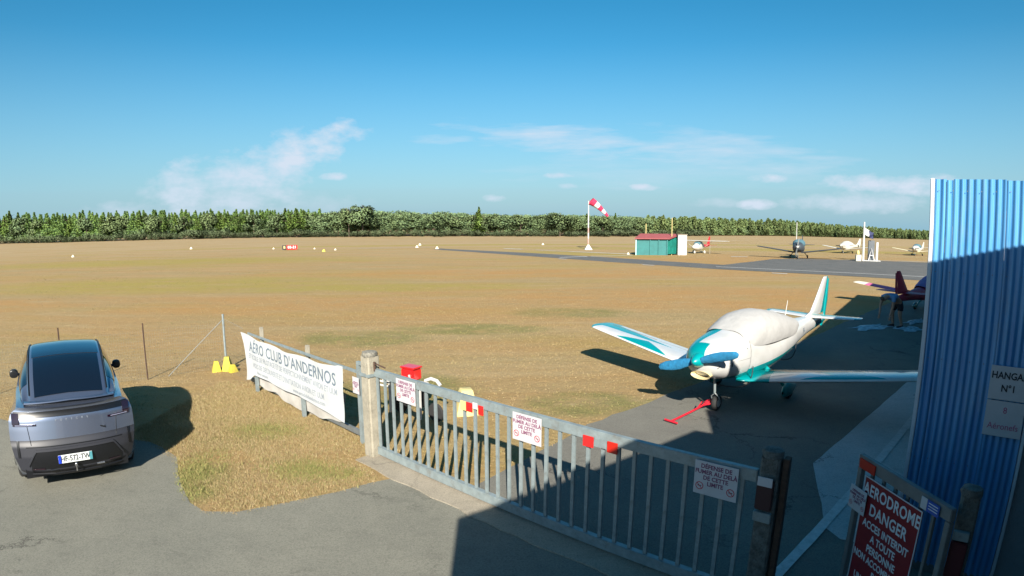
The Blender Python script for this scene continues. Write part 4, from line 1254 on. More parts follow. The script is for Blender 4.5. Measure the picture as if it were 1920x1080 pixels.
# extra details of the near aircraft
mb = MB(); rows = []
for (xx, k) in ((-0.30, 1.0), (-0.26, 1.04), (-0.30, 0.80), (-0.42, 0.72)):
    rows.append([(xx, 0.20 * k * math.cos(2 * PI * j / 24) + 0.04, 0.93 + 0.075 * k * math.sin(2 * PI * j / 24)) for j in range(24)])
mb.grid(rows, close=True)
rows2 = [[(x - s_ * 0.35, y * (1 - 0.2 * s_), z) for x, y, z in rows[0]] for s_ in (0, 1)]
mb.grid(rows2, close=True)
o = mb.build('air_scoop', mat('cream_paint', (0.80, 0.66, 0.36), 0.4, coat=0.3), ap, smooth=60)
mb = MB(); mb.add(rows[-1], [tuple(range(24))]); mb.build('scoop_opening', M['black_plastic'], o, fix=False)
for sy in (-0.27, 0.27):
    mb = MB(); rr = []
    for (xx, k) in ((-0.375, 1.0), (-0.36, 1.1), (-0.39, 0.9), (-0.42, 0.4)):
        rr.append([(xx - abs(0.12 * k * math.cos(2 * PI * j / 16)) * .2, sy + 0.10 * k * math.cos(2 * PI * j / 16), 1.13 + 0.05 * k * math.sin(2 * PI * j / 16)) for j in range(16)])
    mb.grid(rr, close=True); mb.add(rr[-1], [tuple(range(16))]); mb.build('cooling_inlet', M['black_plastic'], ap, smooth=40)
mb = MB(); mb.tube([(-4.85, 0, 1.50), (-5.0, 0, 1.92)], [0.014, 0.006], 6); mb.build('antenna', M['white_paint'], ap)
strapm = mat('black_strap', (0.03, 0.03, 0.035), 0.8)
for xs, hw, zt, zb in ((-1.52, 0.572, 1.23, 0.64), (-4.42, 0.475, 1.2, 0.68)):
    mb = MB()
    pts = []
    for j in range(13):
        an = R(10) - R(200) * j / 12
        pts.append((xs + 0.04 * math.sin(j), (hw + 0.015) * math.copysign(abs(math.cos(an)) ** 0.8, math.cos(an)), (zt + zb) / 2 - 0.08 + (zt - zb) / 2 * 1.45 * math.copysign(abs(math.sin(an)) ** 0.8, math.sin(an))))
    mb.tube(pts, 0.011, 5); mb.build('cover_strap', strapm, ap)
for i, xx in enumerate((-5.2, -5.45, -5.70)):
    pass
rg = text_obj('F-', 0.20, M['grey_print'], ap, -5.35, 1.10, 0.0, name='registration', rot=(PI / 2, 0, PI + 0.10), bold=0.004)
rg.location = (-5.45, 0.345, 1.12)
mb = MB(); mb.box((-0.72, 0.485, 1.12), (0.03, 0.01, 0.07)); mb.build('vent_slot', M['black_plastic'], ap)

for z_, x0_, x1_ in ((1.17, -0.5, -1.42),):
    for sy in (-1, 1):
        mb = MB(); pts = []
        for i in range(12):
            x = x0_ + (x1_ - x0_) * i / 11
            ws = [(-0.26, 0.13), (-0.42, 0.37), (-0.70, 0.47), (-1.05, 0.53), (-1.42, 0.56)][::-1]
            pts.append((x, sy * (float(np.interp(x, [w[0] for w in ws], [w[1] for w in ws])) + 0.001), z_ + 0.02 * (x + 0.5)))
        mb.tube(pts, 0.004, 4); mb.build('panel_seam', M['galv_dark'], ap)
mb = MB(); rws = loft([(-1.42, 1.685, 0.655, 0.562, 2.6), (-1.432, 1.685, 0.655, 0.562, 2.6)], 40, 1); mb.grid(rws, close=True); mb.build('panel_seam', M['galv_dark'], ap, fix=False)
for xs_, zs_ in ((-0.62, 1.30), (-0.95, 1.33), (-1.28, 1.36)):
    mb = MB(); mb.box((xs_, float(np.interp(-xs_, [0.26, 0.42, 0.7, 1.05, 1.42], [0.13, 0.36, 0.455, 0.515, 0.545])) , zs_), (0.025, 0.01, 0.025), bev=0.002); mb.build('cowl_latch', M['galv'], ap)

# tow bar on the nose wheel
tb = thing('tow_bar', (4.10, 10.93, 0), 0, 'bright red tow bar clipped to the nose wheel', 'tow bar')
a_ = Vector((0, 0, 0.17)); b__ = Vector((3.04 - 4.10, 10.14 - 10.93, 0.05))
mb = MB(); mb.tube([a_, a_.lerp(b__, .5) + Vector((0, 0, -.01)), b__], 0.021, 8); mb.build('shaft', M['red_metal'], tb)
d_ = Vector((b__.y - a_.y, a_.x - b__.x, 0)).normalized()
mb = MB(); mb.tube([b__ - d_ * 0.15, b__ + d_ * 0.15], 0.020, 8); mb.build('handle', M['red_metal'], tb)
mb = MB()
for k in (-1, 1):
    mb.tube([a_.lerp(b__, .22), a_ + d_ * 0.09 * k + Vector((-.02, -.02, -.01)), a_ + d_ * 0.09 * k + Vector((.14, .12, -.02))], 0.016, 6)
    mb.tube([a_.lerp(b__, .35), a_.lerp(b__, .18) + d_ * 0.05 * k + Vector((0, 0, .05))], 0.012, 6)
mb.box(a_.lerp(b__, .1), (0.10, 0.12, 0.05), bev=0.01)
mb.build('fork', M['red_metal'], tb)

# far aircraft ----------------------------------------------------
def never(N, L, x, y, z): return lt(N, L, z, -99.0)


plainw = mat('cream_white_skin', (0.66, 0.64, 0.57), 0.4)
greyfus = mat('dark_grey_skin', (0.06, 0.07, 0.08), 0.5)
tealcov = mat('slate_blue_cover', (0.10, 0.22, 0.27), 0.8, var=0.3, vscale=3)
redfus = mat('deep_red_skin', (0.70, 0.03, 0.11), 0.6, coat=0.05, var=0.15, vscale=3)
purple = mat('violet_canvas', (0.36, 0.20, 0.46), 0.85, var=0.3, vscale=3, bump=0.5, bscale=8)
redwing = painted('red_wing_paint', (0.80, 0.14, 0.34), (0.80, 0.76, 0.62), lambda N, L, x, y, z: gt(N, L, nmath(N, L, 'ABSOLUTE', y), 3.95), rough=0.7, coat=0.0)


def mset(**k):
    d = dict(cowl=plainw, fus=plainw, wing=plainw, fin=plainw, rudder=plainw, stab=plainw, spin=plainw, prop=M['black_plastic'], canopy=plainw); d.update(k); return d


ry = math.atan2(0.54, 0.84)
tx, ty = 16.15, 20.9     # under the fin
light_aircraft('aeroplane', 'red aeroplane with violet canopy cover behind the crouching person', (tx + 7.2 * math.cos(ry), ty + 7.2 * math.sin(ry)), ry, 0.90, mset(cowl=redfus, fus=redfus, wing=redwing, fin=redfus, rudder=redfus, stab=redfus, spin=redfus, canopy=purple), None, cover=True, fin_h=2.35, span=4.7)
light_aircraft('aeroplane', 'dark grey aeroplane with blue canopy cover at the apron edge', (34.0, 63.6), R(-122), 1.22, mset(cowl=greyfus, fus=greyfus, wing=greyfus, fin=greyfus, rudder=greyfus, stab=greyfus, canopy=tealcov, prop=M['galv_dark']), None, cover=True, detail=False, span=4.3, prop_rot=R(80), prop_cover=False)
light_aircraft('aeroplane', 'all white aeroplane on the grass between the dark plane and flagpole', (50.6, 80.6), R(-145), 0.98, mset(), None, cover=True, detail=False, prop_cover=False)
light_aircraft('aeroplane', 'cream aeroplane with dark canopy right of the fuel pump', (61.2, 76.4), R(-140), 0.95, mset(wing=mat('cream_yellow_wing', (0.80, 0.74, 0.50), 0.4), canopy=tealcov), None, cover=False, detail=False, prop_cover=False, fin_h=2.2)
# high wing microlight by the shed
hwp = thing('aeroplane', (24.7, 75.2, 0), R(-134), 'white high wing aeroplane with red tail beside the green shed', 'aeroplane')
hwp.scale = (0.9, 0.9, 0.9)
mb = MB(); rows = loft([(0.1, 1.05, 0.95, 0.08, 2), (-0.1, 1.25, 0.7, 0.35, 2), (-0.8, 1.45, 0.5, 0.5, 2.2), (-1.4, 1.85, 0.45, 0.55, 2.3), (-2.4, 1.88, 0.5, 0.5, 2.3), (-3.2, 1.4, 0.7, 0.3, 2)], 18, 3)
mb.grid(rows, close=True); mb.add(rows[0], [tuple(range(18))]); mb.build('fuselage', plainw, hwp, smooth=60)
mb = MB(); rows = loft([(-3.1, 1.42, 0.72, 0.31, 2), (-4.5, 1.3, 0.9, 0.16, 2), (-5.8, 1.25, 1.05, 0.06, 2)], 14, 3); mb.grid(rows, close=True); mb.build('tail_boom', M['red_metal'], hwp, smooth=60)
mb = MB(); rows = loft([(-0.95, 1.56, 1.1, 0.49, 2.2), (-1.35, 1.84, 1.15, 0.555, 2.3), (-1.75, 1.86, 1.2, 0.565, 2.3)], 14, 3, R(-10), R(190), close=False); mb.grid(rows); mb.build('windscreen', tealcov, hwp, smooth=60, fix=False)
for sg in (-1, 1):
    mb = MB(); airfoil_surface(mb, [(sg * 0.0, 1.93, -1.1, -2.5, 0.15), (sg * 4.6, 1.98, -1.15, -2.4, 0.13), (sg * 5.0, 1.99, -1.4, -2.2, 0.05)], 8); mb.build('wing', plainw, hwp, smooth=50)
    mb = MB(); mb.tube([(-1.7, sg * 0.45, 0.6), (-1.7, sg * 2.3, 1.88)], 0.025, 6); mb.build('wing_strut', plainw, hwp)
    mb = MB(); airfoil_surface(mb, [(sg * 0.02, 1.2, -5.0, -5.9, 0.06), (sg * 1.3, 1.2, -5.2, -5.85, 0.03)], 6); mb.build('tailplane', M['red_metal'], hwp, smooth=50)
    wheel(hwp, (-2.0, sg * 0.95, 0.24), 0.24, 0.16, m=plainw)
wheel(hwp, (-0.5, 0, 0.22), 0.22, 0.14, m=plainw)
mb = MB(); mb.tube([(-0.5, 0, 0.6), (-0.5, 0, 0.22)], 0.03, 6); mb.tube([(-1.9, -0.95, 0.24), (-1.9, 0, 0.55), (-1.9, 0.95, 0.24)], 0.03, 6); mb.build('undercarriage', M['galv'], hwp)
mb = MB(); airfoil_surface(mb, [(0, 1.15, -4.7, -5.9, 0.06), (0, 2.55, -5.6, -6.1, 0.04)], 6, vertical=True); mb.build('fin', M['red_metal'], hwp, smooth=50)

# ------------------------------------------------------------------ person bending over a wet cloth
person = thing('person', (15.05, 19.55, 0), math.atan2(-0.22, -0.97) + 0.0, 'person bending over in blue t-shirt and dark shorts', 'person')
person.scale = (1.18, 1.3, 1.14)


def skin_body(name, verts, edges, radii, m, parent, sub=2):
    me = bpy.data.meshes.new(name); me.from_pydata(verts, edges, [])
    o = bpy.data.objects.new(name, me); COL.objects.link(o)
    sk = o.modifiers.new('skin', 'SKIN'); sk.use_smooth_shade = True
    for i, r in enumerate(radii):
        me.skin_vertices[0].data[i].radius = (r, r) if not isinstance(r, tuple) else r
    me.skin_vertices[0].data[0].use_root = True
    ss = o.modifiers.new('sub', 'SUBSURF'); ss.levels = sub; ss.render_levels = sub
    bpy.context.view_layer.update()
    dg = bpy.context.evaluated_depsgraph_get()
    nm = bpy.data.meshes.new_from_object(o.evaluated_get(dg))
    bpy.data.objects.remove(o)
    nm.materials.clear(); nm.materials.append(m)
    nm.polygons.foreach_set('use_smooth', [True] * len(nm.polygons))
    q = bpy.data.objects.new(name, nm); COL.objects.link(q); q.parent = parent
    return q


skinm = mat('tanned_skin', (0.42, 0.24, 0.16), 0.6)
# local frame: +x is the way the person faces
bv = [(0.0, 0, 0.88), (0.22, 0, 1.05), (0.44, 0, 1.12), (0.58, 0, 1.10), (0.66, 0, 1.02),     # 0 pelvis 1 waist 2 chest 3 neck 4 head base
      (0.78, 0, 0.97),                                                                          # 5 head
      (0.0, 0.11, 0.80), (0.06, 0.15, 0.47), (-0.06, 0.16, 0.10), (0.10, 0.17, 0.045),          # 6-9 left leg, foot
      (0.0, -0.11, 0.80), (0.04, -0.15, 0.47), (-0.05, -0.17, 0.10), (0.11, -0.18, 0.045),      # 10-13
      (0.49, 0.20, 1.06), (0.53, 0.23, 0.78), (0.58, 0.20, 0.52), (0.60, 0.19, 0.43),           # 14-17 left arm
      (0.49, -0.20, 1.06), (0.56, -0.23, 0.79), (0.66, -0.16, 0.55), (0.69, -0.15, 0.46)]       # 18-21
be = [(0, 1), (1, 2), (2, 3), (3, 4), (4, 5), (0, 6), (6, 7), (7, 8), (8, 9), (0, 10), (10, 11), (11, 12), (12, 13), (2, 14), (14, 15), (15, 16), (16, 17), (2, 18), (18, 19), (19, 20), (20, 21)]
br = [0.15, 0.145, 0.155, 0.065, 0.08, 0.095, 0.095, 0.062, 0.042, 0.045, 0.095, 0.062, 0.042, 0.045, 0.06, 0.045, 0.034, 0.03, 0.06, 0.045, 0.034, 0.03]
skin_body('body', bv, be, br, skinm, person)
skin_body('tshirt', [(0.10, 0, 0.97), (0.22, 0, 1.05), (0.44, 0, 1.12), (0.55, 0, 1.11), (0.49, 0.21, 1.05), (0.52, 0.23, 0.90), (0.49, -0.21, 1.05), (0.53, -0.23, 0.90)],
          [(0, 1), (1, 2), (2, 3), (2, 4), (4, 5), (2, 6), (6, 7)], [0.165, 0.168, 0.178, 0.085, 0.08, 0.068, 0.08, 0.068], mat('blue_tshirt', (0.16, 0.34, 0.58), 0.9, var=0.2, vscale=9), person)
skin_body('shorts', [(0.0, 0, 0.90), (0.12, 0, 0.98), (0.0, 0.11, 0.78), (0.04, 0.14, 0.55), (0.0, -0.11, 0.78), (0.03, -0.14, 0.55)],
          [(0, 1), (0, 2), (2, 3), (0, 4), (4, 5)], [0.172, 0.165, 0.115, 0.095, 0.115, 0.095], mat('dark_shorts', (0.012, 0.015, 0.025), 0.9), person)
skin_body('hair', [(0.74, 0, 1.03), (0.83, 0, 1.0)], [(0, 1)], [0.095, 0.088], mat('grey_brown_hair', (0.10, 0.08, 0.06), 0.9), person)
for sy, bx in ((0.19, 0.60), (-0.15, 0.69)):
    vs_, es_, rs_ = [(0, 0, 0), (0.01, 0, -0.06)], [(0, 1)], [0.028, 0.03]
    for k in range(4):
        yy = -0.028 + 0.019 * k; ln = (0.055, 0.068, 0.064, 0.05)[k]
        b0 = len(vs_); vs_ += [(0.012, yy, -0.085), (0.02, yy * 1.1, -0.085 - ln * .5), (0.032, yy * 1.1, -0.085 - ln)]
        es_ += [(1, b0), (b0, b0 + 1), (b0 + 1, b0 + 2)]; rs_ += [0.0085, 0.008, 0.007]
    b0 = len(vs_); vs_ += [(0.035, 0.03, -0.05), (0.045, 0.045, -0.085)]; es_ += [(0, b0), (b0, b0 + 1)]; rs_ += [0.010, 0.008]
    h_ = skin_body('hand', vs_, es_, rs_, skinm, person, sub=1); h_.location = (bx, sy, 0.43 if sy > 0 else 0.46)
for (px_, py_, pz_) in ((0.03, 0.165, 0.035), (0.04, -0.175, 0.035)):
    mb = MB(); rows = loft([(0.16, 0.02, -0.02, 0.02, 2), (0.12, 0.045, -0.034, 0.045, 2.4), (0.0, 0.06, -0.034, 0.05, 2.4), (-0.12, 0.07, -0.034, 0.04, 2.4), (-0.15, 0.03, -0.03, 0.02, 2)], 14, 3)
    mb.grid(rows, close=True); mb.add(rows[0], [tuple(range(14))]); mb.add(rows[-1], [tuple(range(14))]); o = mb.build('shoe', M['black_plastic'], person, smooth=60); o.location = (px_, py_, pz_)

# cloths / tarpaulin strewn on the ground, wet sheen
shm = mat('white_blue_sheet', (0.55, 0.65, 0.72), 0.5, var=0.5, vscale=5, bump=0.5, bscale=9)


def crumpled(name, loc, rz, lx, ly, label, m, amp=0.05, seed=1):
    o = thing(name, (*loc, 0), rz, label, 'cloth')
    rnd = random.Random(seed)
    ph = [rnd.uniform(0, 6) for _ in range(6)]
    rows = []
    for i in range(25):
        r = []
        for j in range(17):
            u, v = i / 24 - .5, j / 16 - .5
            k = 1 + 0.25 * math.sin(u * 9 + ph[0]) * abs(v) * 2
            z = 0.02 + amp * abs(math.sin(u * 11 + v * 7 + ph[1]) * math.sin(v * 12 - u * 5 + ph[2])) * (1 - (2 * max(abs(u), abs(v))) ** 4)
            r.append((u * lx * (1 + .2 * math.sin(v * 8 + ph[3])), v * ly * k, z))
        rows.append(r)
    mb = MB(); mb.grid(rows); mb.build('cloth', m, o, smooth=80, fix=False)
    return o


crumpled('cloth_sheet', (13.9, 19.55), 0.35, 1.9, 0.8, 'pale cloth spread on the ground left of the bending person', shm, seed=3)
crumpled('cloth_sheet', (15.3, 19.0), 0.1, 1.1, 0.9, 'small pale cloth crumpled at the feet of the bending person', shm, 0.07, seed=5)
crumpled('cloth_sheet', (16.9, 20.6), 0.5, 1.8, 0.5, 'pale cloth strip near the hangar corner, right of the person', shm, 0.04, seed=8)

# ------------------------------------------------------------------ car
CARZ = 1.0
CX, CY, CYAW = -6.43, 6.72, 2.325
carpaint = bpy.data.materials.new('silver_blue_metallic'); carpaint.use_nodes = True
b_ = carpaint.node_tree.nodes['Principled BSDF']
b_.inputs['Base Color'].default_value = (0.185, 0.215, 0.290, 1); b_.inputs['Metallic'].default_value = 0.80; b_.inputs['Roughness'].default_value = 0.30; b_.inputs['Coat Weight'].default_value = 1.0; b_.inputs['Coat Roughness'].default_value = 0.04
carglass = mat('tinted_glass', (0.006, 0.008, 0.014), 0.05, spec=0.8, coat=0.5)
roofglass = mat('panoramic_roof_glass', (0.012, 0.020, 0.035), 0.10, spec=0.9, coat=0.8)
carblack = mat('satin_black_trim', (0.008, 0.009, 0.012), 0.35, var=0.2, vscale=20)
cargrey = mat('dark_grey_cladding', (0.030, 0.032, 0.042), 0.5)
lampm = mat('dark_lamp_glass', (0.018, 0.006, 0.014), 0.08, coat=1.0)
chrome = mat('polished_metal', (0.6, 0.6, 0.62), 0.2, 0.9)
car = thing('parked_car', (CX, CY, 0), CYAW, 'silver blue coupe style SUV parked with its tail to the road', 'car')
car.scale = (1.0, 0.955, 1.13); car.rotation_euler = (0.03, 0, CYAW)

# rear panel profile: z -> (x, half width)
RP = [(0.18, 0.18, 0.76), (0.30, 0.05, 0.87), (0.50, 0.00, 0.93), (0.64, 0.01, 0.955), (0.70, 0.045, 0.965), (0.85, 0.075, 0.965), (0.97, 0.10, 0.955), (1.05, 0.13, 0.92), (1.10, 0.13, 0.86), (1.135, 0.085, 0.78)]
RPz = np.array([r[0] for r in RP]); RPx = np.array([r[1] for r in RP]); RPw = np.array([r[2] for r in RP])


def rear_x(y, z, off=0.0):
    hw = float(np.interp(z, RPz, RPw)); x0 = float(np.interp(z, RPz, RPx))
    u = min(abs(y) / hw, 1.0)
    return x0 + 0.20 * u ** 2.6 - off


def rear_patch(name, y0, y1, z0, z1, m, off=0.004, thick=0.012, parent=car, ny=20, nz=4, zf=None):
    """a moulded strip lying on the rear panel"""
    mb = MB(); fr = []; bk = []
    for j in range(nz + 1):
        f = []; b = []
        for i in range(ny + 1):
            y = y0 + (y1 - y0) * i / ny
            a, bb = (z0, z1) if zf is None else zf(y)
            z = a + (bb - a) * j / nz
            f.append((rear_x(y, z, off + thick), y, z)); b.append((rear_x(y, z, -0.01), y, z))
        fr.append(f); bk.append(b)
    mb.grid(fr)
    mb.grid([fr[0], bk[0]]); mb.grid([fr[-1], bk[-1]]); mb.grid([[r[0] for r in fr], [r[0] for r in bk]]); mb.grid([[r[-1] for r in fr], [r[-1] for r in bk]])
    return mb.build(name, m, parent, smooth=35)


def rear_surface(name, z0, z1, m, off=0.0):
    mb = MB(); rows = []
    nz = max(3, int((z1 - z0) / 0.02))
    for j in range(nz + 1):
        z = z0 + (z1 - z0) * j / nz; hw = float(np.interp(z, RPz, RPw))
        rows.append([(rear_x(y, z, off), y, z) for y in np.linspace(-hw, hw, 41)])
    mb.grid(rows); return mb.build(name, m, car, smooth=50)


tailgate = rear_surface('tailgate', 0.72, 1.135, carpaint)
rear_surface('rear_bumper', 0.18, 0.72, cargrey)
# deck between tailgate lip and rear window
# sides + bonnet: stations x, half width, shoulder z, top z
ST = [(0.33, 0.965, 0.98, 1.135, 0.78), (0.8, 0.985, 0.99, 1.13, 0.80), (1.5, 0.975, 0.97, 1.09, 0.84), (2.4, 0.965, 0.96, 1.06, 0.86), (3.2, 0.965, 0.95, 1.06, 0.86), (3.8, 0.98, 0.93, 1.05, 0.80), (4.3, 0.94, 0.86, 0.96, 0.74), (4.65, 0.84, 0.74, 0.82, 0.6), (4.78, 0.70, 0.6, 0.68, 0.45)]


def side_rows(sub=5, only=None):
    rows = []
    n = (len(ST) - 1) * sub
    for i in range(n + 1):
        x, w, zs, zt, wt = cr(ST, i / sub)
        zb = 0.20
        prof = [(w * 0.9, zb), (w - 0.03, 0.34), (w - 0.005, 0.55), (w, 0.75), (w - 0.008, zs - 0.06), (w - 0.05, zs + 0.02), (wt + 0.05, zt - 0.015), (wt, zt), (wt * 0.5, zt + 0.012), (0, zt + 0.015)]
        rows.append((x, [cr(prof, k / 3) for k in range((len(prof) - 1) * 3 + 1)]))
    return rows


SR = side_rows()
# blend first station onto the rear panel edge
mb = MB()
full = []
for i, (x, pr) in enumerate(SR):
    left = [(x, p[0], p[1]) for p in pr]
    if i == 0:
        left = []
        for p in pr:
            y, z = p
            z = min(z, 1.135)
            hw = float(np.interp(z, RPz, RPw))
            yy = min(y, hw) if z < 1.13 else min(y, 0.78)
            if z < 1.10: yy = hw
            left.append((rear_x(yy, z), yy, z))
    full.append(left + [(q[0], -q[1], q[2]) for q in left[::-1][1:]])
mb.grid(full); mb.build('body', carpaint, car, smooth=50)
# greenhouse: x, base half, top half, base z, roof z
GH = [(0.30, 0.70, 0.60, 1.120, 1.150), (0.48, 0.735, 0.60, 1.12, 1.215), (0.95, 0.80, 0.61, 1.10, 1.40), (1.45, 0.84, 0.615, 1.08, 1.545), (1.95, 0.86, 0.62, 1.06, 1.61), (2.45, 0.87, 0.62, 1.05, 1.625), (2.95, 0.87, 0.60, 1.05, 1.56), (3.4, 0.84, 0.60, 1.05, 1.36), (3.85, 0.76, 0.58, 1.05, 1.10)]


def gh_point(t, k):
    x, wb, wt, zb, zr = cr(GH, t)
    prof = [(wb, zb - 0.02), (wb - 0.02, zb + 0.02), ((wb + wt) / 2 + 0.055, (zb + zr) / 2), (wt + 0.045, zr - 0.075), (wt - 0.02, zr - 0.018), (wt * 0.6, zr + 0.004), (0, zr + 0.016)]
    p = cr(prof, k)
    return (x, p[0], p[1])


def gh_part(name, t0, t1, k0, k1, m, sides=(1, -1), nt_=16, nk=10, off=0.0, mirror=True):
    mb = MB()
    if k1 >= 6 and mirror:
        ks = [k0 + (6 - k0) * i / nk for i in range(nk + 1)]
        rows = []
        for i in range(nt_ + 1):
            t = t0 + (t1 - t0) * i / nt_
            l = [gh_point(t, k) for k in ks]
            l = [(p[0], p[1], p[2] + off) for p in l]
            rows.append(l + [(p[0], -p[1], p[2]) for p in l[::-1][1:]])
        mb.grid(rows)
    else:
        for s in sides:
            rows = []
            for i in range(nt_ + 1):
                t = t0 + (t1 - t0) * i / nt_
                rows.append([(p[0], s * (p[1] + off), p[2]) for p in [gh_point(t, k0 + (k1 - k0) * j / nk) for j in range(nk + 1)]])
            mb.grid(rows)
    return mb.build(name, m, car, smooth=60)


gh_part('pillars', 0, 8, 0, 6, carpaint, nt_=48, nk=24)
gh_part('rear_window', 0.95, 3.15, 4.28, 6, carglass, off=0.006)
gh_part('roof_panel', 3.2, 5.9, 4.15, 6, roofglass, off=0.006)
gh_part('windscreen', 6.0, 7.8, 3.9, 6, carglass, off=0.006)
gh_part('side_window', 1.9, 7.0, 1.3, 3.1, carglass, off=0.008)
# roof rails / shadow gap
mb = MB()
for s in (1, -1): mb.tube([(gh_point(t, 3.75)[0], s * (gh_point(t, 3.75)[1] + 0.008), gh_point(t, 3.75)[2] + 0.008) for t in np.linspace(1.2, 6.6, 24)], 0.010, 6)
mb.build('roof_trim', carblack, car, smooth=60)
# spoiler lip: raised blade over the deck
mb = MB(); rows = []
for i in range(33):
    y = -0.70 + 1.40 * i / 32
    u = abs(y) / 0.70
    xr = 0.20 + 0.12 * u ** 2.5
    rows.append([(xr + 0.17, y, 1.165), (xr + 0.10, y, 1.185), (xr, y, 1.195 - 0.02 * u), (xr - 0.012, y, 1.183 - 0.02 * u), (xr + 0.03, y, 1.165), (xr + 0.17, y, 1.15)])
mb.grid(rows); mb.build('spoiler', carpaint, car, smooth=40)
mb = MB(); rows = []
for i in range(33):
    y = -0.67 + 1.34 * i / 32; u = abs(y) / 0.70; xr = 0.20 + 0.12 * u ** 2.5
    rows.append([(xr + 0.035, y, 1.166), (xr + 0.035, y, 1.130)])
mb.grid(rows); mb.build('spoiler_gap', carblack, car)
# light bar and lamps
lb = rear_patch('light_bar', -0.88, 0.88, 1.005, 1.080, carblack, ny=40, thick=0.006)
for s in (1, -1):
    rear_patch('tail_lamp', s * 0.80, s * 0.91, 0.93, 1.065, lampm, ny=8, thick=0.012)
    rear_patch('lower_lamp', s * 0.55, s * 0.90, 0.905, 0.93, lampm, ny=12, thick=0.012)
for k, (y0, y1) in enumerate(((0.60, 0.865), (-0.865, -0.60))):
    rear_patch('lamp_strip', y0, y1, 0.914, 0.921, mat('lamp_strip_glass', (0.30, 0.32, 0.45), 0.2), off=0.02, ny=8, thick=0.002)
# shut lines of the tailgate
for s in (1, -1):
    mb = MB(); pts = [(rear_x(s * (0.66 - (z - 0.7) * 0.12 * -1), z, 0.003), s * (0.66 + (z - 0.7) * 0.12), z) for z in np.linspace(0.66, 0.90, 8)]
    mb.tube(pts, 0.0045, 5); mb.build('shut_line', carblack, car)
rear_patch('shut_line', -0.74, 0.74, 0.632, 0.642, carblack, ny=30, thick=0.002, nz=1)
# diffuser: black recess with a trapezoid outline
rear_patch('diffuser', -0.70, 0.70, 0.28, 0.56, carblack, ny=40, thick=0.006, zf=lambda y: (0.27, 0.57 - max(0, abs(y) - 0.60) * 1.6))
rear_patch('diffuser_trim', -0.74, 0.74, 0.56, 0.60, cargrey, ny=40, thick=0.022, zf=lambda y: (0.575 - max(0, abs(y) - 0.60) * 1.5, 0.605 - max(0, abs(y) - 0.60) * 1.4))
for s in (1, -1):
    rear_patch('reflector', s * 0.50, s * 0.68, 0.315, 0.335, lampm, ny=6, thick=0.012, nz=1)
    rear_patch('side_vent', s * 0.84, s * 0.875, 0.50, 0.72, carblack, ny=3, thick=0.008)
    mb = MB(); mb.tube([(0.07, s * 0.30, 0.30), (0.07, s * 0.42, 0.30)], 0.016, 8); mb.build('lower_fin', chrome if s < 0 else carblack, car)
mb = MB(); mb.tube([(0.17, 0.70, 0.25), (0.10, 0.35, 0.235), (0.10, -0.35, 0.235), (0.17, -0.70, 0.25)], 0.012, 6); mb.build('lower_lip', carblack, car)
mb = MB(); mb.lathe([(0.001, 0.03), (0.02, 0.022), (0.026, 0.0), (0.02, -0.02), (0.01, -0.03), (0.012, -0.09), (0.001, -0.09)], (-0.02, 0.02, 0.36), 12); mb.build('tow_ball', chrome, car, smooth=60)
# number plate
pl = bpy.data.objects.new('number_plate', None); 
mb = MB(); mb.box((0, 0, 0), (0.52, 0.010, 0.112), bev=0.003)
pl = mb.build('number_plate', mat('plate_white', (0.80, 0.84, 0.82), 0.35), car)
pl.location = (-0.022, 0.02, 0.455); pl.rotation_euler = (0, 0, -PI / 2)
mb = MB(); mb.box((-0.237, -0.006, 0), (0.044, 0.004, 0.108)); mb.build('blue_band', mat('plate_blue', (0.01, 0.05, 0.55), 0.4), pl)
mb = MB(); mb.box((0.237, -0.006, 0), (0.044, 0.004, 0.108)); mb.build('region_band', mat('plate_teal', (0.08, 0.30, 0.35), 0.4), pl)
text_obj('HF-572-TW', 0.105, M['black_print'], pl, 0.0, 0.0, -0.0085, bold=0.0012, sx=0.86, name='plate_number')
for i, ch_ in enumerate('PORSCHE'):
    y = -0.24 + 0.08 * i
    tt = text_obj(ch_, 0.036, M['pale_print'], car, 0, 0, name='badge_letter', rot=(PI / 2, 0, -PI / 2)); tt.location = (rear_x(y, 0.955, 0.004), -y, 0.955)
tt = text_obj('4', 0.045, M['black_print'], car, 0, 0, name='badge', rot=(PI / 2, 0, -PI / 2), bold=0.002); tt.location = (rear_x(-0.49, 0.79, 0.004), -0.49, 0.79)
mb = MB(); mb.box((rear_x(-0.47, 0.79, 0.003), -0.46, 0.795), (0.004, 0.09, 0.018), rot=(0.3, 0, 0)); mb.build('badge', carblack, car)
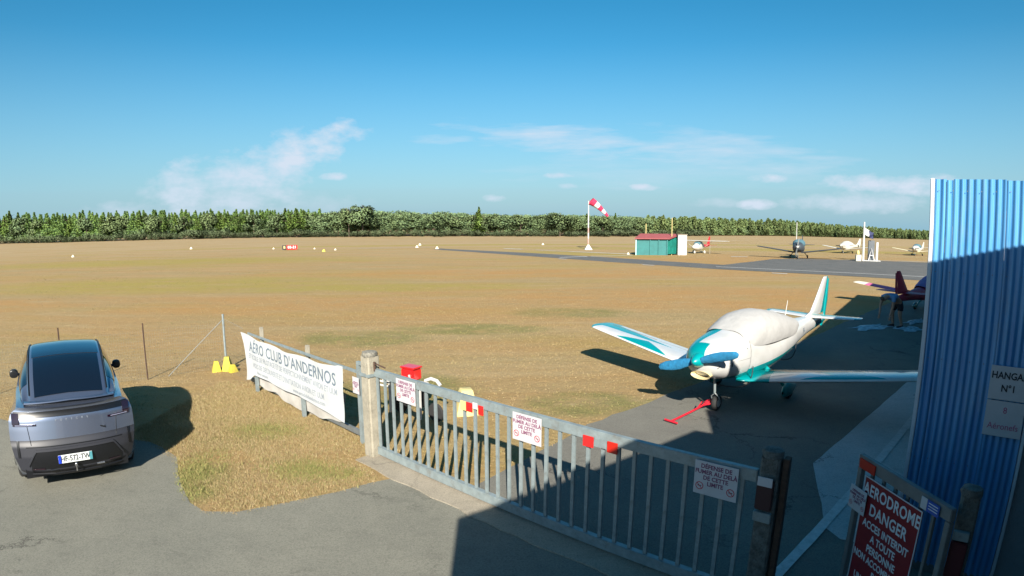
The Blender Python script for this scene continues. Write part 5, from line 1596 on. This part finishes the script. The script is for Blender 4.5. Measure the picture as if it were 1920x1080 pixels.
# mirrors, wheels
for s in (1, -1):
    mb = MB(); rows = loft([(-0.09, 0.05, -0.06, 0.06, 2.4), (-0.07, 0.075, -0.08, 0.095, 2.6), (0.02, 0.075, -0.075, 0.095, 2.4), (0.11, 0.05, -0.05, 0.07, 2), (0.14, 0.01, -0.01, 0.02, 2)], 18, 3)
    rows = [[(x * .85 + 3.0, y * .85 + s * 1.0, z * .9 + 1.10) for x, y, z in r] for r in rows]
    mb.grid(rows, close=True); mb.add(rows[0], [tuple(range(18))]); mb.tube([(3.03, s * 0.86, 1.05), (3.03, s * 0.96, 1.08)], 0.025, 8)
    mb.build('door_mirror', carblack, car, smooth=50)
    for wx in (0.95, 3.82):
        mb = MB(); c_ = (wx, s * 0.83, 0.365)
        mb.lathe([(0.22, -0.12), (0.33, -0.125), (0.36, -0.10), (0.365, 0), (0.36, 0.10), (0.33, 0.125), (0.22, 0.12)], c_, 32, 'Y'); w_ = mb.build('wheel', M['black_rubber'], car, smooth=50)
        mb = MB(); mb.lathe([(0.02, s * 0.10), (0.05, s * 0.11), (0.23, s * 0.10), (0.24, 0.0), (0.02, 0.0)], c_, 24, 'Y'); mb.build('rim', M['galv_dark'], w_, smooth=30)
    for wx in (0.95, 3.82):
        mb = MB()
        rr = [[(wx + r_ * math.cos(a), s * 0.972, max(0.365 + r_ * math.sin(a), 0.27)) for a in np.linspace(R(-14), R(194), 22)] for r_ in (0.375, 0.415)]
        mb.grid(rr)
        mb.add([(wx + 0.375 * math.cos(a), s * 0.968, max(0.365 + 0.375 * math.sin(a), 0.262)) for a in np.linspace(R(-14), R(194), 22)], [tuple(range(22))])
        mb.build('wheel_arch', carblack, car, fix=False)
mb = MB(); mb.box((2.35, 0, 0.27), (4.3, 1.6, 0.16)); mb.build('underbody', carblack, car)

# ------------------------------------------------------------------ shed with green sides
gm = mat('green_blue_sheet', (0.02, 0.20, 0.20), 0.6, var=0.25, vscale=1.5)
gd = mat('teal_tarpaulin', (0.0, 0.24, 0.19), 0.7, var=0.45, vscale=2.2, bump=0.8, bscale=5)
rt = mat('dull_red_roof', (0.36, 0.09, 0.09), 0.7, var=0.2, vscale=2)
sa = math.atan2(71.5 - 70.6, 21.6 - 16.0)
shd = thing('shed', (15.75, 71.0, 0), -0.05, 'open green shed with a lean-to red roof', 'shed')
for s0, s1, m_ in ((0.0, 1.75, gm), (1.9, 2.85, gm), (3.0, 3.95, greyw)):
    mb = MB(); mb.box(((s0 + s1) / 2, 0.1, 0.98), (s1 - s0, 0.06, 1.96)); mb.build('side_panel', gm, shd)
for s in (0.0, 1.82, 2.93, 4.02):
    mb = MB(); mb.box((s, 0, 1.05), (0.13, 0.14, 2.1)); mb.build('post', mat('pale_blue_post', (0.45, 0.62, 0.65), 0.6) if s == 0 else shd.children[-1].data.materials[0], shd)
mb = MB(); mb.box((2.0, 0.02, 2.02), (4.2, 0.12, 0.10)); mb.build('lintel', M['rust'], shd)
# tarpaulin wall receding on the right
rows = []
for i in range(15):
    u = i / 14
    rows.append([(4.12 + 2.1 * u, 0.05 + 1.9 * u + 0.05 * math.sin(u * 20 + k), 0.15 + (1.9 + 0.45 * u) * k / 6) for k in range(7)])
mb = MB(); mb.grid(rows); mb.build('tarpaulin', gd, shd, smooth=60, fix=False)
mb = MB(); mb.add([(-0.25, -0.25, 2.05), (4.3, -0.25, 2.05), (6.4, 2.1, 2.62), (1.0, 2.5, 2.62)] + [(-0.25, -0.25, 2.14), (4.3, -0.25, 2.14), (6.4, 2.1, 2.71), (1.0, 2.5, 2.71)], [(0, 3, 2, 1), (4, 5, 6, 7), (0, 1, 5, 4), (1, 2, 6, 5), (2, 3, 7, 6), (3, 0, 4, 7)]); mb.build('roof', rt, shd)
mb = MB(); mb.box((2.9, 2.6, 1.2), (3.6, 0.05, 2.4)); mb.build('rear_wall', gm, shd)
hut = thing('hut', (21.95, 71.3, 0), -0.1, 'white rendered hut at the right end of the green shed', 'hut')
mb = MB(); mb.box((0, 0.9, 1.30), (1.15, 1.8, 2.60), bev=0.02); mb.build('wall', M['white_paint'], hut)
mb = MB(); mb.box((0, 0.9, 2.645), (1.3, 2.0, 0.09), bev=0.02); mb.build('roof', M['kerb'], hut)
mb = MB(); mb.box((-0.25, -0.01, 1.35), (0.16, 0.04, 0.22)); mb.build('meter_box', M['galv'], hut)
for x, h, y, lb in ((17.6, 4.0, 73.4, 'short pale mast rising behind the red shed roof'), (20.6, 4.8, 71.6, 'taller yellowish mast at the hut end of the shed')):
    o = thing('mast', (x, y, 0), 0, lb, 'mast'); mb = MB(); mb.tube([(0, 0, 0), (0, 0, h)], 0.05, 6); mb.build('pole', M['pale_yellow'], o)
o = thing('mast', (36.0, 67.6, 0), 0, 'thin pale mast standing behind the dark grey aeroplane', 'mast'); mb = MB(); mb.tube([(0, 0, 0), (0, 0, 4.5)], 0.045, 6); mb.build('pole', M['white_paint'], o)
o = thing('mast', (27.0, 75.0, 0), 0, 'low brown post under the wing of the high wing aeroplane', 'mast'); mb = MB(); mb.tube([(0, 0, 0), (0, 0, 1.2)], 0.05, 6); mb.build('pole', M['kerb'], o)

# ------------------------------------------------------------------ windsock
ws = thing('windsock', (11.75, 86.6, 0), 0, 'red and white windsock on a tall pole in the field', 'windsock')
mb = MB(); rows = []
for z, k in ((0, 0.8), (0.05, 0.78), (0.65, 0.25), (0.75, 0.2)): rows.append([(k * a, k * b, z) for a, b in ((-.7, -.7), (.7, -.7), (.7, .7), (-.7, .7))])
mb.grid(rows, close=True); mb.build('base', M['white_paint'], ws)
for i in range(8):
    z0 = 0.9 + 0.82 * i
    mb = MB(); mb.tube([(0, 0, z0), (0, 0, z0 + 0.82)], 0.12 - 0.006 * i, 10); mb.build('pole_section', M['white_paint'] if i > 2 or i % 2 else mat('pink_band', (0.6, 0.35, 0.3), 0.5), ws)
mb = MB(); mb.lathe([(0.60, -0.02), (0.63, 0), (0.60, 0.02)], (0, 0, 0), 24, 'Z'); 
p0 = Vector((0.35, 0, 7.45)); p1 = Vector((3.05, 0.3, 5.15)); dr = (p1 - p0).normalized()
sr = mat('windsock_red', (0.70, 0.03, 0.10), 0.8); sw = mat('windsock_white', (0.80, 0.78, 0.78), 0.8)
a_ = dr.orthogonal().normalized(); b2 = dr.cross(a_)
bands = [0, 0.24, 0.46, 0.66, 0.84, 1.0]
for i in range(5):
    mb = MB(); rows = []
    for k in range(6):
        u = bands[i] + (bands[i + 1] - bands[i]) * k / 5
        r = 0.62 * (1 - 0.62 * u) * (1 - 0.18 * max(0, u - .5)); c = p0.lerp(p1, u) + Vector((0, 0, 0.18 * math.sin(u * PI)))
        rows.append([c + (a_ * math.cos(2 * PI * j / 20) + b2 * math.sin(2 * PI * j / 20) * (1 - .25 * u)) * r * (1 + .05 * math.sin(j * 2 + u * 9)) for j in range(20)])
    mb.grid(rows, close=True); mb.build('sock_band', (sr, sw)[i % 2], ws, smooth=70, fix=False)
mb = MB(); mb.tube([Vector((0, 0, 7.45)), p0 + a_ * 0.6], 0.03, 6); mb.tube([(0, 0, 7.4), (0, 0, 7.6)], 0.05, 6); mb.build('bracket', M['galv'], ws)

# ------------------------------------------------------------------ flagpole, fuel pump
fp = thing('flagpole', (42.1, 61.9, 0), 0, 'white flagpole beside the fuel pump', 'flagpole')
mb = MB(); mb.tube([(0, 0, 0), (0, 0, 4.7)], [0.16, 0.09], 8); mb.build('pole', M['white_paint'], fp)
fl = thing('flag', (42.1, 61.9, 3.1), -0.3, 'limp white and dark blue flag on the flagpole', 'flag')
for y0, y1, m_ in ((0.1, 0.62, sw), (0.62, 1.15, mat('navy_flag', (0.03, 0.04, 0.12), 0.8))):
    mb = MB(); rows = []
    for i in range(9):
        u = y0 + (y1 - y0) * i / 8
        rows.append([(u, 0.10 * math.sin(u * 9 + k), 0.95 - 0.55 * u - k * 0.11 + 0.03 * math.sin(u * 12)) for k in range(8)])
    mb.grid(rows); mb.build('panel', m_, fl, smooth=70, fix=False)
fb = thing('fuel_pump', (43.3, 62.0, 0), -0.5, 'grey fuel pump cabinet with a white hose frame', 'fuel pump')
mb = MB(); mb.box((0, 0.2, 1.25), (0.75, 0.6, 2.5), bev=0.05); mb.build('cabinet', mat('grey_cabinet', (0.16, 0.18, 0.20), 0.5, var=0.3, vscale=3), fb)
mb = MB(); mb.tube([(-0.35, -0.4, 0), (-0.0, -0.35, 1.6), (0.40, -0.4, 0)], 0.06, 6); mb.tube([(-0.2, -0.38, 0.7), (0.24, -0.38, 0.7)], 0.05, 6); mb.build('hose_frame', sw, fb)
mb = MB(); mb.tube([(0.66, -0.1, 0), (0.66, -0.1, 2.3)], 0.15, 8); mb.build('vent_pipe', sw, fb)
mb = MB(); mb.box((0.1, 0.2, 0.06), (2.0, 1.6, 0.12), bev=0.02); mb.build('plinth', M['concrete'], fb)
wb = thing('utility_box', (41.35, 61.8, 0), -0.3, 'small cream box at the foot of the flagpole', 'box')
mb = MB(); mb.box((0, 0, 0.36), (0.62, 0.5, 0.72), bev=0.03); mb.build('body', mat('cream_box', (0.75, 0.70, 0.55), .6), wb)
mb = MB(); mb.box((0, 0, 0.74), (0.68, 0.56, 0.05), bev=0.01); mb.build('lid', M['white_paint'], wb)
mb = MB(); mb.lathe([(0.001, 0.0), (0.16, 0.05), (0.20, 0.25), (0.12, 0.5), (0.02, 0.56)], (-0.05, 0, 0.765), 12); mb.build('lamp', M['pale_yellow'], wb, smooth=60)

# ------------------------------------------------------------------ cone markers
mc_base = None


def cone(x, y, m, label, s=1.0):
    o = thing('marker_cone', (x, y, 0), random.uniform(0, 1), label, 'marker', 'low pyramid markers along the runway and taxiway')
    s *= 0.58; o.scale = (s, s, s)
    mb = MB(); rows = []
    for z, k in ((0, 0.45), (0.04, 0.44), (0.50, 0.16), (0.55, 0.12)): rows.append([(k * math.cos(2 * PI * j / 12), k * math.sin(2 * PI * j / 12), z) for j in range(12)])
    mb.grid(rows, close=True); mb.add(rows[-1], [tuple(range(12))]); mb.build('body', m, o, smooth=30)


wc = mat('cream_marker', (0.85, 0.80, 0.62), 0.6)
yc = mat('yellow_marker', (0.85, 0.72, 0.10), 0.6)
cone(-72.3, 80.5, wc, 'lone cream marker far left in the dry field', 1.1)
cone(-63.4, 103.8, wc, 'cream marker in the far left field near the bushes', 1.2)
cone(-17.5, 106.8, wc, 'rearmost of the two close cream markers left of the taxiway end', 1.2)
cone(-16.2, 95.8, wc, 'front one of the two close cream markers left of the taxiway end', 1.2)
cone(-12.0, 90.2, wc, 'cream marker right at the far end of the taxiway', 1.2)
cone(5.9, 107.4, wc, 'cream marker in the field left of the windsock', 1.0)
cone(-28.6, 83.8, yc, 'yellow marker in the field right of the runway sign', 1.1)
cone(-28.3, 88.6, wc, 'faint cream marker just behind the yellow marker', 0.8)
cone(-33.7, 93.9, wc, 'cream marker between the runway sign and the yellow marker', 0.7)
cone(-42.3, 96.4, wc, 'small cream marker left of the red runway sign', 0.8)
cone(15.1, 72.6, wc, 'cream marker beside the left corner of the green shed', 0.8)

# runway sign
rs = thing('runway_sign', (-37.4, 91.8, 0), math.atan2(-35.3, -91.8) + PI / 2 + 0.0 + PI * 0 , 'black and red runway holding sign reading 03-21', 'sign')
rs.rotation_euler = (0, 0, math.atan2(37.4, 91.8))
mb = MB(); mb.box((-0.85, 0, 0.42), (0.72, 0.2, 0.74), bev=0.02); mb.build('black_panel', M['black_plastic'], rs)
mb = MB(); mb.box((0.42, 0, 0.42), (1.78, 0.2, 0.74), bev=0.02); mb.build('red_panel', M['red_refl'], rs)
for s in (-1.0, 1.1):
    mb = MB(); mb.box((s, 0, 0.03), (0.1, 0.1, 0.06)); mb.build('foot', M['galv'], rs)
text_obj('B', 0.60, M['pale_yellow'], rs, -0.85, 0.43, -0.11, bold=0.02)
text_obj('03-21', 0.60, M['white_print'], rs, 0.42, 0.43, -0.11, bold=0.02)

# ------------------------------------------------------------------ trees


def leafmat(name, c1, c2, c3):
    m = bpy.data.materials.new(name); m.use_nodes = True
    t = m.node_tree; N, L = t.nodes, t.links
    b = N['Principled BSDF']; b.inputs['Roughness'].default_value = 0.85; b.inputs['Specular IOR Level'].default_value = 0.15
    oi = N.new('ShaderNodeObjectInfo'); tc = N.new('ShaderNodeTexCoord')
    n = N.new('ShaderNodeTexNoise'); n.inputs['Scale'].default_value = 0.9; n.inputs['Detail'].default_value = 4
    L.new(tc.outputs['Object'], n.inputs['Vector'])
    mx = N.new('ShaderNodeMix'); mx.data_type = 'RGBA'; mx.inputs['A'].default_value = (*c1, 1); mx.inputs['B'].default_value = (*c2, 1)
    L.new(oi.outputs['Random'], mx.inputs['Factor'])
    m2 = N.new('ShaderNodeMix'); m2.data_type = 'RGBA'; m2.inputs['B'].default_value = (*c3, 1)
    rr = N.new('ShaderNodeMapRange'); rr.inputs['From Min'].default_value = 0.4; rr.inputs['From Max'].default_value = 0.65; rr.inputs['To Max'].default_value = 0.7
    L.new(n.outputs[0], rr.inputs[0]); L.new(rr.outputs[0], m2.inputs['Factor']); L.new(mx.outputs['Result'], m2.inputs['A'])
    L.new(m2.outputs['Result'], b.inputs['Base Color'])
    return m


pinem = leafmat('pine_needles', (0.165, 0.255, 0.060), (0.105, 0.180, 0.065), (0.215, 0.315, 0.065))
oakm = leafmat('broad_leaves', (0.165, 0.225, 0.100), (0.115, 0.175, 0.090), (0.205, 0.265, 0.110))  # leaf colours lightened and slightly blued to stand in for distance haze
youngm = leafmat('young_pine_needles', (0.190, 0.250, 0.095), (0.150, 0.215, 0.090), (0.230, 0.280, 0.105))  # same haze tint put into the needle colours
bushm = leafmat('shrub_leaves', (0.125, 0.165, 0.085), (0.165, 0.200, 0.105), (0.100, 0.140, 0.070))
barkm = mat('bark', (0.12, 0.085, 0.06), 0.95, var=0.3, vscale=3)


def leaf_cloud(pts, sizes, seed):
    """many small leaf-clump faces, returns verts/faces"""
    rnd = np.random.default_rng(seed)
    k = len(pts)
    nrm = rnd.normal(size=(k, 3)); nrm /= np.linalg.norm(nrm, axis=1)[:, None]
    a = np.cross(nrm, rnd.normal(size=(k, 3))); a /= np.linalg.norm(a, axis=1)[:, None]
    b = np.cross(nrm, a)
    s = sizes[:, None]
    v = np.stack([pts - a * s - b * s * .5, pts + a * s - b * s * .6, pts + a * s * .3 + b * s, pts - a * s * .9 + b * s * .5], 1)
    return v.reshape(-1, 3), [(4 * i, 4 * i + 1, 4 * i + 2, 4 * i + 3) for i in range(k)]


def crown_mesh(kind, seed, h):
    rnd = np.random.default_rng(seed)
    P = []; Z = []
    if kind == 'pine':
        # conical, whorled and ragged
        n = 3000
        u = rnd.random(n) ** 0.75
        z = h * (0.12 + 0.88 * (1 - u) + 0.0)
        rmax = (0.015 + 0.985 * u ** 0.95) * h * 0.17 * (0.75 + 0.35 * np.sin(z / h * 34 + seed) ** 2)
        an = rnd.uniform(0, 2 * PI, n); lob = 0.72 + 0.38 * np.sin(an * 5 + z * 1.3 + seed)
        r = rmax * lob * np.sqrt(rnd.uniform(0.25, 1, n))
        P = np.stack([r * np.cos(an), r * np.sin(an), z], 1); Z = rnd.uniform(0.010, 0.021, n) * h
    elif kind == 'oak':
        cl = []
        for i in range(16):
            t = rnd.uniform(0, 2 * PI); el = rnd.uniform(-0.4, 1.0)
            rr = h * 0.30
            cl.append((rr * math.cos(t) * math.cos(el) * rnd.uniform(.5, 1.1), rr * math.sin(t) * math.cos(el) * rnd.uniform(.5, 1.1), h * (0.50 + 0.34 * math.sin(el)) * rnd.uniform(.85, 1.1), h * rnd.uniform(0.12, 0.20)))
        P = []
        for (x, y, z, r) in cl:
            m = 230; d = rnd.normal(size=(m, 3)); d /= np.linalg.norm(d, axis=1)[:, None]
            P.append(np.array([x, y, z]) + d * (r * rnd.uniform(0.55, 1.08, m))[:, None] * np.array([1, 1, .8]))
        P = np.concatenate(P); P[:, 2] = np.clip(P[:, 2], h * .06, h); Z = rnd.uniform(0.011, 0.023, len(P)) * h
    elif kind == 'young':
        n = 1600
        u = rnd.random(n) ** 0.8; z = h * (0.04 + 0.96 * (1 - u)); an = rnd.uniform(0, 2 * PI, n)
        r = (0.05 + u ** 0.7) * h * 0.20 * np.sqrt(rnd.uniform(0.3, 1, n)) * (0.8 + .3 * np.sin(an * 4 + z * 3 + seed))
        P = np.stack([r * np.cos(an), r * np.sin(an), z], 1); Z = rnd.uniform(0.014, 0.028, n) * h
    else:
        n = 900
        P = []
        for i in range(9):
            c = np.array([rnd.uniform(-.42, .42), rnd.uniform(-.42, .42), rnd.uniform(0.25, 0.62)]) * h
            m = 200; d = rnd.normal(size=(m, 3)); d /= np.linalg.norm(d, axis=1)[:, None]
            P.append(c + d * (h * rnd.uniform(0.18, 0.34, m))[:, None])
        P = np.concatenate(P); P[:, 2] = np.clip(P[:, 2], 0.03 * h, h); Z = rnd.uniform(0.020, 0.040, len(P)) * h
    v, f = leaf_cloud(P, Z, seed + 50)
    me = bpy.data.meshes.new('crown'); me.from_pydata(v.tolist(), [], f)
    # rounded shading: normals from crown centre outwards
    c = np.array([0, 0, h * 0.45]); nn = v - c; nn[:, 2] *= 0.9 if kind != 'pine' else 0.4; nn /= np.linalg.norm(nn, axis=1)[:, None] + 1e-9
    nn = nn + rnd.normal(size=nn.shape) * 0.22; nn /= np.linalg.norm(nn, axis=1)[:, None]
    me.polygons.foreach_set('use_smooth', [True] * len(me.polygons))
    me.normals_split_custom_set_from_vertices([tuple(x) for x in nn])
    return me


def trunk_mesh(h, kind):
    mb = MB(); r = h * 0.012 + 0.05
    mb.tube([(0, 0, 0), (0.02 * h, 0, h * .3), (0, 0.01 * h, h * .62), (0, 0, h * .92)], [r * 1.3, r, r * .7, r * .15], 7)
    if kind in ('oak', 'pine'):
        for i in range(7):
            a = i * 2.4; z = h * (0.3 + 0.08 * i)
            mb.tube([(0, 0, z), (h * .10 * math.cos(a), h * .10 * math.sin(a), z + h * .08), (h * .2 * math.cos(a), h * .2 * math.sin(a), z + h * .11)], [r * .45, r * .3, r * .1], 5)
    me = bpy.data.meshes.new('trunk'); me.from_pydata([tuple(v) for v in mb.v], [], mb.f); me.materials.append(barkm)
    return me


KM = dict(pine=pinem, oak=oakm, young=youngm, bush=bushm)
LIB = {}
for kind, nvar, h in (('pine', 4, 10), ('oak', 4, 10), ('young', 4, 5), ('bush', 4, 3)):
    LIB[kind] = []
    for i in range(nvar):
        me = crown_mesh(kind, 11 * i + len(kind), h); me.materials.append(KM[kind])
        LIB[kind].append((me, trunk_mesh(h, kind) if kind != 'bush' else None, h))
INFO = dict(pine=('pine_tree', 'tall pine with pointed top in the forest edge beyond the runway', 'tree', 'pines at the forest edge'),
            oak=('leafy_tree', 'rounded broadleaf tree in the forest edge beyond the runway', 'tree', 'broadleaf trees at the forest edge'),
            young=('young_pine', 'light green young pine in the plantation behind the runway', 'tree', 'young pines of the plantation'),
            bush=('shrub', 'low grey green shrub in front of the forest edge', 'shrub', 'shrubs along the runway edge'))


TREES = {}


def put_tree(kind, x, y, h, wide=1.0, label=None, i=None):
    me, tm, hh = LIB[kind][random.randrange(4) if i is None else i]
    nm, lb, cat, grp = INFO[kind]
    s = h / hh
    o = thing(nm, (x, y, 0), random.uniform(0, 6.28), label or lb, cat, None if label else grp)
    o.scale = (s * wide, s * wide, s)
    c = bpy.data.objects.new('crown' if kind != 'bush' else 'foliage', me); COL.objects.link(c); c.parent = o
    if not label: TREES.setdefault(kind, []).append((math.atan2(x, y), o))
    if tm is not None:
        t_ = bpy.data.objects.new('trunk', tm); COL.objects.link(t_); t_.parent = o
    return o


# forest edge, measured as (azimuth rad, distance, height)
EDGE = [(-0.885, 430, 18.5), (-0.84, 417, 18.0), (-0.765, 330, 15.0), (-0.655, 284, 13.6), (-0.43, 235, 11.0), (-0.255, 206, 10.4), (-0.05, 191, 8.6), (0.04, 189, 8.2), (0.135, 192, 8.0), (0.22, 200, 7.6), (0.27, 209, 7.2), (0.46, 270, 7.6), (0.57, 280, 5.6), (0.69, 301, 4.4), (0.80, 330, 4.0), (0.95, 380, 5.0)]


def edge(a):
    A_ = [e[0] for e in EDGE]
    return float(np.interp(a, A_, [e[1] for e in EDGE])), float(np.interp(a, A_, [e[2] for e in EDGE]))


def kind_at(a):
    if a < -0.42: return 'pine' if random.random() < 0.80 else 'oak'
    if a < -0.33: return 'pine' if random.random() < 0.6 else 'oak'
    if a < 0.235: return 'oak' if random.random() < 0.9 else 'pine'
    return 'young'


a = -0.93
while a < 0.74:
    Rr, hh = edge(a)
    k = kind_at(a)
    Rr += random.uniform(1, 9); h = hh * (random.uniform(0.80, 0.98) + (0.12 if random.random() < 0.10 else 0))
    if k == 'oak': h *= 1.05
    put_tree(k, Rr * math.sin(a), Rr * math.cos(a), h, {'pine': random.uniform(1.1, 1.9), 'oak': random.uniform(0.95, 1.3), 'young': random.uniform(0.9, 1.4)}[k])
    step = {'pine': 0.21, 'oak': 0.36, 'young': 0.27}[k] * hh / Rr * random.uniform(0.4, 1.6)
    a += step
# the few trees that stand out above the rest
for (a, r_, h, k, lb, w) in ((-0.262, 204, 12.6, 'oak', 'tallest broadleaf tree of the forest edge, with a rounded bright crown', 1.1), (-0.285, 207, 11.6, 'oak', 'darker broadleaf tree just left of the tallest one', 1.0), (-0.058, 190, 9.9, 'pine', 'ragged dark pine poking above the middle of the forest edge', 1.5), (0.085, 190, 8.9, 'oak', 'wide dark tree left of the windsock pole', 1.3)):
    put_tree(k, r_ * math.sin(a), r_ * math.cos(a), h, w, lb)
# shrubs in front
a = -0.93
while a < 0.34:
    Rr, hh = edge(a)
    dens = 1.0 if a < -0.3 else 0.92
    if random.random() < dens:
        h = random.uniform(0.24, 0.42) * (hh if a < -0.3 else 8.0) * 0.85
        Rb = Rr - random.uniform(2, 8)
        put_tree('bush', Rb * math.sin(a), Rb * math.cos(a), h, random.uniform(0.9, 1.5))
    a += 0.22 * hh / Rr * random.uniform(0.7, 1.5)
for a, h in ((0.015, 1.6), (-0.13, 2.4), (0.11, 2.2), (0.165, 2.3), (0.255, 2.0)):
    put_tree('bush', 184 * math.sin(a), 184 * math.cos(a), h, 1.6)

# each tree and shrub is told apart by its place along the forest edge
SECT = [(-0.635, 'above the parked car'), (-0.455, 'above the wire fence'), (-0.285, 'above the banner'), (0.04, 'between banner and windsock'), (0.215, 'beside the windsock pole'), (0.36, 'above the green shed'), (0.545, 'behind the dark grey aeroplane'), (9, 'between flagpole and hangar')]
ONES = 'first second third fourth fifth sixth seventh eighth ninth tenth eleventh twelfth thirteenth fourteenth fifteenth sixteenth seventeenth eighteenth nineteenth'.split()
TENS = {2: 'twent', 3: 'thirt', 4: 'fort', 5: 'fift'}


def ordinal(n):
    if n < 20: return ONES[n - 1]
    if n % 10 == 0: return TENS[n // 10] + 'ieth'
    return TENS[n // 10] + 'y-' + ONES[n % 10 - 1]


DESC = dict(pine='tall pointed pine', oak='rounded broadleaf tree', young='young pine', bush='low grey green shrub')
for kind, lst in TREES.items():
    lst.sort(key=lambda q: q[0]); cnt = {}
    for az_, o in lst:
        ph = next(p for lim, p in SECT if az_ < lim)
        cnt[ph] = cnt.get(ph, 0) + 1
        o['label'] = '%s %s from the left in the forest edge %s' % (ordinal(cnt[ph]), DESC[kind], ph)

# forest mass behind the edge: one object, clumps of the same crowns merged by numpy
vs_all = []; fs_all = []; n0 = 0; mi_all = []
arrs = {}
for k in ('pine', 'oak', 'young'):
    me = LIB[k][1][0]; v = np.empty(len(me.vertices) * 3); me.vertices.foreach_get('co', v); arrs[k] = v.reshape(-1, 3)
a = -0.95; V_ = []; MI = []
while a < 0.9:
    Rr, hh = edge(a)
    k = 'pine' if a < -0.33 else ('oak' if a < 0.24 else 'young')
    for row in range(4):
        v = arrs[k].reshape(-1, 4, 3)
        take = v[RNG.random(len(v)) < (0.42 if k != 'young' else 0.6)].reshape(-1, 3)
        an = random.uniform(0, 6.28); s = hh * random.uniform(0.78, 1.0) / LIB[k][0][2] * (1.0 + 0.04 * row)
        c_, s_ = math.cos(an), math.sin(an)
        w = s * 1.9
        aa = a + random.uniform(-.004, .004); rr_ = Rr + 8 + 7 * row + random.uniform(-3, 3)
        q = np.stack([(take[:, 0] * c_ - take[:, 1] * s_) * w + rr_ * math.sin(aa), (take[:, 0] * s_ + take[:, 1] * c_) * w + rr_ * math.cos(aa), take[:, 2] * s], 1)
        V_.append(q); MI.append(np.full(len(q) // 4, ('pine', 'oak', 'young').index(k)))
    a += {'pine': 0.20, 'oak': 0.30, 'young': 0.22}[k] * hh / Rr
bv_ = np.empty(len(LIB['bush'][1][0].vertices) * 3); LIB['bush'][1][0].vertices.foreach_get('co', bv_); bv_ = bv_.reshape(-1, 4, 3)
a = -0.95
while a < 0.9:
    Rr, hh = edge(a)
    take = bv_[RNG.random(len(bv_)) < 0.35].reshape(-1, 3); s = hh * random.uniform(0.10, 0.15); rr_ = Rr + random.uniform(4, 9)
    V_.append(np.stack([take[:, 0] * s * 1.8 + rr_ * math.sin(a), take[:, 1] * s * 1.5 + rr_ * math.cos(a), take[:, 2] * s], 1)); MI.append(np.full(len(take) // 4, 1))
    a += 0.30 * hh / Rr
V_ = np.concatenate(V_); MI = np.concatenate(MI); nq = len(V_) // 4
me = bpy.data.meshes.new('forest')
me.vertices.add(len(V_)); me.loops.add(nq * 4); me.polygons.add(nq)
me.vertices.foreach_set('co', V_.reshape(-1)); me.loops.foreach_set('vertex_index', np.arange(nq * 4, dtype=np.int32)); me.polygons.foreach_set('loop_start', np.arange(0, nq * 4, 4, dtype=np.int32))
for k in ('pine', 'oak', 'young'): me.materials.append(KM[k])
me.polygons.foreach_set('material_index', MI.astype(np.int32)); me.update(calc_edges=True)
fo = bpy.data.objects.new('forest', me); COL.objects.link(fo)
tag(fo, 'dense forest filling in behind the trees of the forest edge', 'forest', kind='stuff')
print('forest quads', nq, 'objects', len(bpy.data.objects))
